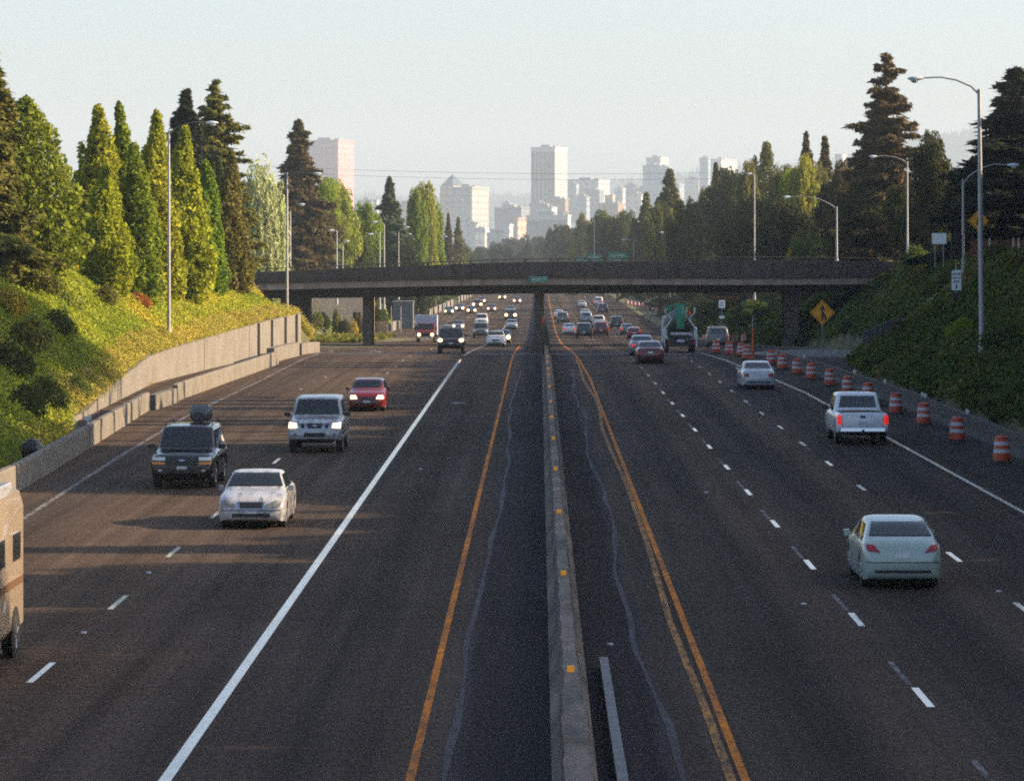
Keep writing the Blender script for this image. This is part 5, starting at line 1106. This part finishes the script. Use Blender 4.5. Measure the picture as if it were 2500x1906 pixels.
for i, (X, Y, top, w, kd) in enumerate(SH):
    zb = ground(X, Y)-.2; plant({'broad':'broad','tall':'cypress','pine':'pine','low':'low'}[kd], 'dgreen', X, Y, zb, top-zb, w, {'broad':'tree on the right bank beyond the right picture edge','low':'added unseen low bushy tree beyond the right picture edge, closing light gaps','tall':'tall tree on the right bank beyond the right picture edge','pine':'added unseen pine with a bare lower trunk beyond the right picture edge, shading the left bank'}[kd], seed=i % 3 if kd != 'pine' else 7, group='trees beyond the right picture edge')
# ivy and grass cover as one mass per bank
def cover(name, mats, n, X0, X1, Y0, Y1, keep, size, seed, hgt=.35, label=None):
    r = np.random.default_rng(seed); P = []
    Ys = Y0+(Y1-Y0)*r.random(n); U = r.random(n)
    pts = []
    for y, u in zip(Ys, U):
        x = X0(y)+(X1(y)-X0(y))*u
        if not keep(x, y): continue
        lump = .5+.5*math.sin(x*1.3+math.sin(y*.4)*2)*math.sin(y*.55+x*.3)
        pts.append((x, y, ground(x, y)+.25*lump*1.6+r.random()*hgt*(.4+lump)-.05))
    P = np.array(pts); Nn = np.tile(np.array([[(-.45 if P[0,0]>0 else .45), -.15, .8]]), (len(P),1))
    k = 3; P3 = np.repeat(P, k, 0)+r.normal(0,.11,(len(P)*k,3)); V_ = leaves(P3, np.repeat(Nn,k,0), size, r, asp=1.4, jit=.6)
    me = npmesh(name, V_, 4); o = link(name, me, mats); o.color = (1,1,1,1); return tag(o, label, None, kind='stuff')
def bankmat(name, stops, scale, seed, trans=.25):
    m = leafmat(name, trans, .5, obcol=False); nt = m.node_tree; N = nt.nodes; L = nt.links
    ramp = [x for x in N if x.bl_idname == 'ShaderNodeValToRGB'][0]; nz = [x for x in N if x.bl_idname == 'ShaderNodeTexNoise'][0]; tc = [x for x in N if x.bl_idname == 'ShaderNodeTexCoord'][0]
    nz.inputs['Scale'].default_value = scale; nz.inputs['Detail'].default_value = 3; mp = N.new('ShaderNodeMapping'); mp.inputs['Location'].default_value = (seed*3.1,seed*1.7,0); mp.inputs['Scale'].default_value = (1,.55,1.0)
    L.new(tc.outputs['Object'], mp.inputs[0]); L.new(mp.outputs[0], nz.inputs['Vector'])
    el = ramp.color_ramp.elements; el[0].position = stops[0][0]; el[0].color = (*stops[0][1],1); el[1].position = stops[-1][0]; el[1].color = (*stops[-1][1],1)
    for p, c in stops[1:-1]:
        e = el.new(p); e.color = (*c,1)
    return m
IVY = bankmat('ivy_mix', [(.26,(.11,.15,.02)),(.40,(.22,.28,.032)),(.53,(.33,.36,.04)),(.62,(.48,.40,.055)),(.76,(.56,.40,.075))], .11, 1)
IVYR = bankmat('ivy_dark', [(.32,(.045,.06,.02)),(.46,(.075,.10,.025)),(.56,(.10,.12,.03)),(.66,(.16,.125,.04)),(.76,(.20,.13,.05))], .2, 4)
cover('ivy_cover', IVY, 190000, lambda y: lerp_table(LTOE,y)-.15, lambda y: lerp_table(LCR,y)-3, 95, 303, lambda x,y: True, .088, 5, hgt=.16, label='ivy and yellowing grass covering the left bank')
cover('ivy_cover', IVYR, 90000, lambda y: lerp_table(RTOE,y)+.2, lambda y: lerp_table(RCR,y)+4, 105, 330, lambda x,y: not (xat(1858,262)-.5 < x < xat(2055,262) and 250 < y < 262), .18, 9, label='dark ivy and bushes covering the right bank')
cover('ivy_cover', IVYR, 60000, lambda y: lerp_table(RTOE,y)-.5, lambda y: lerp_table(RCR,y)+6, 330, 640, lambda x,y: True, .34, 31, label='dark undergrowth on the right bank beyond the overpass')
cover('ivy_cover', IVY, 36000, lambda y: lerp_table(LTOE,y)+1.0, lambda y: lerp_table(LCR,y)-6, 440, 760, lambda x,y: True, .38, 33, label='undergrowth on the left bank beyond the overpass')
DRY = bankmat('dry_grass', [(.35,(.38,.30,.07)),(.6,(.46,.36,.10)),(.7,(.30,.30,.06))], .4, 2)
cover('dry_grass', DRY, 34000, lambda y: lerp_table(LTOE,y)-.1, lambda y: lerp_table(LTOE,y)-1.3, 152, 296, lambda x,y: True, .07, 15, hgt=.22, label='dry golden grass strip along the top of the retaining wall')
cover('grass_strip', bankmat('lit_grass',[(.4,(.20,.17,.03)),(.6,(.12,.15,.03))],.5,3), 9000, lambda y: -33, lambda y: -17.2, 372, 430, lambda x,y: x < -17.5-(430-y)*.02, .3, 21, hgt=.15, label='grass strip beyond the overpass on the left')
# pale wall building and blue shed seen under the bridge
Yh = 455.; a = at(672,643,Yh); c = at(800,705,Yh); o = empty('pale_building', ((a.x+c.x)/2, Yh, c.z-1), label='pale tan building wall seen under the left side of the overpass', cat='building'); w = (c.x-a.x)/2
MB().box(-w,w,0,8,0,a.z-c.z+3).build('wall', mat('tan_wall_warmed',(.62,.45,.31),.85,noise=(1,.2)), o)  # tan warmed in place of sunlight that misses this wall
for q in (-.35,.25): MB().box(q*w*2-.5,q*w*2+.5,-.03,.0,1.6,3.0).build('window', GLASS, o)
MB().box(-w-.3,w+.3,-.4,8.4,a.z-c.z+3,a.z-c.z+3.3).build('roof', BMID, o)
Yh = 520.; a = at(846,650,Yh); c = at(889,700,Yh); o = empty('blue_shed', ((a.x+c.x)/2, Yh, c.z-.6), label='pale blue box-like shed seen under the overpass beside thin poles', cat='shed'); w = (c.x-a.x)/2
MB().box(-w,w,0,4,0,a.z-c.z+.6).build('wall', mat('shed_blue',(.10,.12,.15),.6,noise=(2,.2)), o, bevel=.03); MB().box(-w-.1,w+.1,-.1,4.1,a.z-c.z+.6,a.z-c.z+.75).build('roof', POST, o)
for x, lb in ((842,'slim pole in front of the pale blue shed, left'),(863,'slim pole in front of the pale blue shed, right')):
    p = at(x,714,370); tag(MB().cyl((0,0,0),(0,0,2.7),.045,.04,8).build('slim_pole', POLE, loc=p), lb, 'pole')
# ---------------------------------------------------------------- the city and the hills
CS = 1.75
def facade(name, wall, dark, sx, sz, amt=.5, vert=True, w=.45):
    sx *= CS*.9; sz *= CS*.9
    """rows or columns of small windows on a far wall, laid out in metres on the wall"""
    if name in MATS: return MATS[name]
    m = bpy.data.materials.new(name); m.use_nodes = True; nt = m.node_tree; N = nt.nodes; L = nt.links; b = N['Principled BSDF']; b.inputs['Roughness'].default_value = .6
    tc = N.new('ShaderNodeTexCoord'); sp = N.new('ShaderNodeSeparateXYZ'); L.new(tc.outputs['Object'], sp.inputs[0])
    add = N.new('ShaderNodeMath'); add.operation = 'ADD'; L.new(sp.outputs[0], add.inputs[0]); L.new(sp.outputs[1], add.inputs[1])
    def saw(src, per):
        d = N.new('ShaderNodeMath'); d.operation = 'DIVIDE'; d.inputs[1].default_value = per; L.new(src, d.inputs[0])
        f = N.new('ShaderNodeMath'); f.operation = 'FRACT'; L.new(d.outputs[0], f.inputs[0]); g = N.new('ShaderNodeMath'); g.operation = 'LESS_THAN'; g.inputs[1].default_value = w; L.new(f.outputs[0], g.inputs[0]); return g.outputs[0]
    a = saw(add.outputs[0], sx); c = saw(sp.outputs[2], sz); mu = N.new('ShaderNodeMath'); mu.operation = 'MULTIPLY' if vert else 'MAXIMUM'; L.new(a, mu.inputs[0]); L.new(c, mu.inputs[1])
    k = N.new('ShaderNodeMath'); k.operation = 'MULTIPLY'; k.inputs[1].default_value = amt; L.new(mu.outputs[0], k.inputs[0])
    mx = N.new('ShaderNodeMix'); mx.data_type = 'RGBA'; mx.inputs[6].default_value = (*wall,1); mx.inputs[7].default_value = (*dark,1); L.new(k.outputs[0], mx.inputs[0]); L.new(mx.outputs[2], b.inputs['Base Color'])
    MATS[name] = m; return m
def tower(xl, xm, xr, yt, yb, Y, label, m, depth=None, name='tower', roof=True, zb=None, rot=None):
    Y *= CS
    """box whose front spans xl..xm and whose sunlit right side shows as xm..xr, turned a little"""
    XL, XM, XR = xat(xl,Y), xat(xm,Y), xat(xr,Y); z0 = zat(yb,Y) if zb is None else zb; z1 = zat(yt,Y)
    wf = XM-XL; ws = XR-XM; th = R(22); 
    # front edge direction (cos,-sin)*Lf, side direction (sin,cos)*Ls
    Lf = wf/math.cos(th); Ls = ws/math.sin(th); A = Vector((XL-XM, Lf*math.sin(th), 0)); 
    P = [(XL-XM, math.sin(th)*Lf),(0,0),(Ls*math.sin(th), Ls*math.cos(th)),(XL-XM+Ls*math.sin(th), math.sin(th)*Lf+Ls*math.cos(th))]
    o = empty(name, (XM, Y, z0), 0, label=label, cat='building')
    # local frame turned so that its x axis runs along the front
    h = z1-z0; b = MB().box(-Lf,0,0,Ls,0,h); w = b.build('wall', m, o); w.rotation_euler.z = -th
    if roof:
        q = MB().box(-Lf-.8,.8,-.8,Ls+.8,h,h+2.2).build('roof', m if roof is True else roof, o); q.rotation_euler.z = -th
        if Lf > 14: q = MB().box(-Lf*.72,-Lf*.35,Ls*.25,Ls*.7,h+2.2,h+6.5).box(-Lf*.25,-Lf*.12,Ls*.3,Ls*.5,h+2.2,h+5).build('roof_plant', mat('plant_grey',(.2,.21,.22),.7), o); q.rotation_euler.z = -th
    return o, Lf, Ls, h, th
PINK = facade('pink_tower', (.50,.25,.25), (.20,.12,.14), 7.0, 6.0, .6); LTW = facade('light_wall', (.44,.44,.44), (.09,.11,.15), 8, 7, .75); TANW = facade('tan_brick', (.44,.30,.22), (.12,.10,.10), 8, 7, .75)
WHT = mat('tower_white', (.46,.45,.44), .6); GLB = mat('tower_dark_band', (.015,.022,.035), .5); BRN = facade('brown_block', (.26,.17,.13), (.08,.07,.07), 8, 7, .7); BLW = facade('blue_block', (.22,.27,.33), (.07,.09,.13), 8, 7, .75); DKW = facade('dark_block', (.16,.17,.2), (.08,.08,.1), 6, 4, .5)
tower(653,727.6,758,303.5,520,3300,'tall pinkish tower, the leftmost skyscraper behind the brown fir',PINK)
o, Lf, Ls, h, th = tower(1143,1194.3,1221.5,319,470,3400,'tall white tower with dark vertical window bands, centre of the skyline',WHT)
for k in range(6):
    x = -Lf+Lf*(k+.5)/6; q = MB().box(x-Lf/6*.36,x+Lf/6*.36,-.5,-.05,0,h-6).build('window_band', GLB, o); q.rotation_euler.z = -th
for k in range(8):
    y = Ls*(k+.5)/8; q = MB().box(.05,.5,y-Ls/8*.12,y+Ls/8*.12,0,h-6).build('window_band', mat('band_pale',(.35,.36,.38),.5), o); q.rotation_euler.z = -th
# gabled brick tower
tower(972,1015.6,1050.4,405,560,3000,'flat-topped block in front of the gabled brick tower, bright right side',facade('grey_block',(.36,.34,.32),(.10,.10,.13),7,6,.7))
o, Lf, Ls, h, th = tower(947,975,1000,400,560,3150,'brick tower with a pointed blue hip roof',TANW,roof=False)
q = MB().add([(-Lf,0,h),(0,0,h),(0,Ls,h),(-Lf,Ls,h),(-Lf/2,Ls/2,h+zat(374,3150*CS)-zat(400,3150*CS))],[(0,1,4),(1,2,4),(2,3,4),(3,0,4),(3,2,1,0)]).build('hip_roof', mat('roof_blue',(.03,.06,.10),.7), o); q.rotation_euler.z = -th
tower(999,1023,1047,486,560,2700,'low white building at the foot of the gabled tower',LTW)
tower(1222,1288,1314,389,480,3500,'wide pale blue grey block right of the white tower',LTW); tower(1221.6,1240,1246,398,480,3450,'narrow blue block squeezed against the white tower',BLW)
o, Lf, Ls, h, th = tower(1133,1222,1229,466,530,2600,'low wide building with many thin vertical fins below the white tower',WHT,roof=True)
for k in range(22):
    x = -Lf+Lf*(k+.5)/22; q = MB().box(x-Lf/22*.28,x+Lf/22*.28,-.4,-.05,1,h-4).build('window_band', GLB, o); q.rotation_euler.z = -th
tower(1180,1216,1224,431,480,3300,'brown low block at the foot of the white tower',BRN); tower(1152,1188,1199,448,480,2900,'white roofed low block in front of the brown one',LTW)
tower(1098,1114,1133,472,530,2700,'pinkish low block with a bright right wall',TANW); tower(1064,1122,1140,449,530,3100,'dark bluish low block left of the white tower',DKW); tower(1075,1096,1104,486,540,2500,'white low building with a pale roof left of the pinkish block',LTW); tower(1048,1066,1074,497,540,2500,'small bluish block next to the low white building',BLW)
o, Lf, Ls, h, th = tower(1384,1421,1428,358,500,3700,'stepped pale blue tower right of centre, lower shoulder',BLW); tower(1391,1421,1441,341,500,3750,'stepped pale tower right of centre, upper part with bright side',LTW); tower(1415,1440,1446,362,500,3650,'blue block with a thin roof frame beside the stepped tower',BLW)
tower(1506,1524,1530,342,440,4000,'slim pale blue tower far right of centre',BLW); tower(1530,1552,1592,344,440,4100,'bright white slab next to the slim blue tower',LTW); tower(1322,1340,1347,408,470,3600,'small white building between the wide block and the stepped tower',LTW); tower(1345,1362,1370,400,480,3700,'small grey block left of the stepped tower',BLW); tower(1288,1330,1345,440,480,3000,'low purple grey block below the wide pale block',BRN)
tower(1798,1812,1824,334,420,3600,'bright white building between the spire conifers and the tallest fir',LTW); tower(1806,1822,1832,376,440,2500,'small pale building low between the spire conifers and the tallest fir',LTW)
tower(770,800,812,434,520,3300,'low bluish block right of the pink tower',BLW); o,*_ = tower(803,811,815,432,520,3200,'small white steeple building left of the pointed conifer',LTW); tower(850,888,896,440,520,3400,'low brown blue block between the conifers',BRN)
for a_ in ((1242,1262,1270,426,3400,BLW,'small blue block under the wide pale block'),(1262,1290,1300,412,3450,DKW,'dark low block in front of the wide pale block'),(1302,1318,1324,422,3300,TANW,'small tan block right of the wide pale block'),(1350,1380,1388,420,3550,LTW,'pale block left of the stepped tower'),(1366,1392,1400,408,3800,BRN,'brownish block left behind the stepped tower'),(1440,1462,1474,398,3900,BLW,'blue block right of the stepped tower'),(1474,1496,1506,386,4000,LTW,'pale block left of the slim blue tower'),(1020,1044,1052,500,2400,LTW,'small pale block at the foot of the flat-topped block'),(1104,1120,1134,458,3200,BLW,'bluish block behind the dark low block'),(1140,1170,1180,440,3350,DKW,'dark block at the left foot of the white tower'),(1080,1096,1104,440,3600,BLW,'far bluish block on the hillside left of the white tower'),(815,842,850,447,3500,BLW,'low blue block left of the pointed conifer')):
    tower(a_[0],a_[1],a_[2],a_[3],490,a_[4],a_[6],a_[5],name='city_block')
# hills
def ridge(x): return lerp_table([(-3000,430),(700,425),(900,432),(1060,428),(1130,424),(1230,408),(1320,398),(1380,390),(1440,392),(1500,376),(1560,366),(1700,362),(1830,345),(1960,306),(2060,288),(2204,280),(5000,280)], x)
HY = 12200.; hb = MB(); xs = np.linspace(-7600,7600,170); ys = np.linspace(10000,15400,22)
r = np.random.default_rng(3); NZ = r.normal(0,1,(22,170))
for j, y in enumerate(ys):
    for i, x in enumerate(xs):
        e = sstep((y-10000)/(HY-10000)); top = zat(ridge(x/HY*F+VX), HY)-14
        z = -4+e*(top+4)*(1+.05*math.sin(x*.005+y*.002)*(1-e)+.04*math.sin(x*.017+y*.01)*(1-e))+NZ[j,i]*3*e
        hb.v.append((x,y,z if y <= HY else z*(1-(y-HY)/8000)))
hb.f = [(j*170+i,j*170+i+1,(j+1)*170+i+1,(j+1)*170+i) for j in range(21) for i in range(169)]
tag(hb.build('hills', mat('hill_green',(.030,.045,.028),.95,noise=(.02,.4)), smooth=60), kind='structure')
hbv = BVHTree.FromPolygons(hb.v, hb.f); cv = []
for k in range(7000):
    x = r.uniform(-850,1780); y = 10700+2000*r.random()**.6
    hit = hbv.ray_cast(Vector((x,y,1200)), Vector((0,0,-1)))
    if hit[0] is None: continue
    z = hit[0].z; hh = r.uniform(16,38)*(1 if r.random() < .9 else 1.4); w = hh*r.uniform(.16,.34)
    for q in range(5):
        a0, a1 = 2*math.pi*q/5, 2*math.pi*(q+1)/5; cv += [(x+w*math.cos(a0),y+w*math.sin(a0),z),(x+w*math.cos(a1),y+w*math.sin(a1),z),(x,y,z+hh)]
me = npmesh('hill_forest', cv, 3); tag(link('hill_forest', me, mat('forest_far',(.028,.042,.026),.95)), kind='stuff')

# ---------------------------------------------------------------- haze, sky, sun, camera
hz = MB().box(-9500,9500,-40,15900,-14,520); ho = hz.build('haze', None); hm = bpy.data.materials.new('haze_air'); hm.use_nodes = True; nt = hm.node_tree; nt.nodes.clear()
out = nt.nodes.new('ShaderNodeOutputMaterial'); pv = nt.nodes.new('ShaderNodeVolumePrincipled'); pv.inputs['Color'].default_value = (.66,.80,.93,1); pv.inputs['Density'].default_value = HAZE; pv.inputs['Anisotropy'].default_value = 0.0
nt.links.new(pv.outputs[0], out.inputs['Volume']); ho.data.materials.append(hm); tag(ho, kind='stuff'); ho.display_type = 'WIRE'
EL, AZ = R(23), R(86)   # azimuth from +Y towards +X
w = bpy.data.worlds.new('World'); sc.world = w; w.use_nodes = True; nt = w.node_tree; bg = nt.nodes['Background']
sk = nt.nodes.new('ShaderNodeTexSky'); sk.sky_type = 'NISHITA'; sk.sun_disc = False; sk.sun_elevation = EL; sk.sun_rotation = AZ; sk.altitude = 50; sk.air_density = AIR; sk.dust_density = DUST; sk.ozone_density = OZ
nt.links.new(sk.outputs[0], bg.inputs[0]); bg.inputs[1].default_value = SKY
sd = bpy.data.lights.new('sun', 'SUN'); sd.energy = SUN; sd.angle = R(.5); sd.color = (1,.76,.49); so = bpy.data.objects.new('sun', sd); COL.objects.link(so)
tow = Vector((math.cos(EL)*math.sin(AZ), math.cos(EL)*math.cos(AZ), math.sin(EL))); so.rotation_euler = (-tow).to_track_quat('-Z','Y').to_euler(); so.location = (60,60,60)
cd = bpy.data.cameras.new('camera'); co = bpy.data.objects.new('camera', cd); COL.objects.link(co); sc.camera = co
co.location = (0,0,H); co.rotation_euler = (R(90),0,0); cd.sensor_width = 36; cd.lens = 36*F/2204; cd.shift_x = -58/2204; cd.shift_y = -309/2204; cd.clip_start = .5; cd.clip_end = 40000
sc.view_settings.view_transform = 'Standard'; sc.view_settings.look = 'None'; sc.view_settings.gamma = 1; sc.view_settings.exposure = EXPO; sc.view_settings.use_curve_mapping = False
sc.render.engine = 'CYCLES'; cy = sc.cycles; cy.max_bounces = 4; cy.adaptive_threshold = .025; cy.diffuse_bounces = 2; cy.glossy_bounces = 3; cy.transmission_bounces = 2; cy.volume_bounces = 0; cy.transparent_max_bounces = 4; cy.use_denoising = False
cy.sample_clamp_indirect = 3; cy.sample_clamp_direct = 12; cy.caustics_reflective = False; cy.caustics_refractive = False

cy.filter_width = 2.1; cy.pixel_filter_type = 'GAUSSIAN'
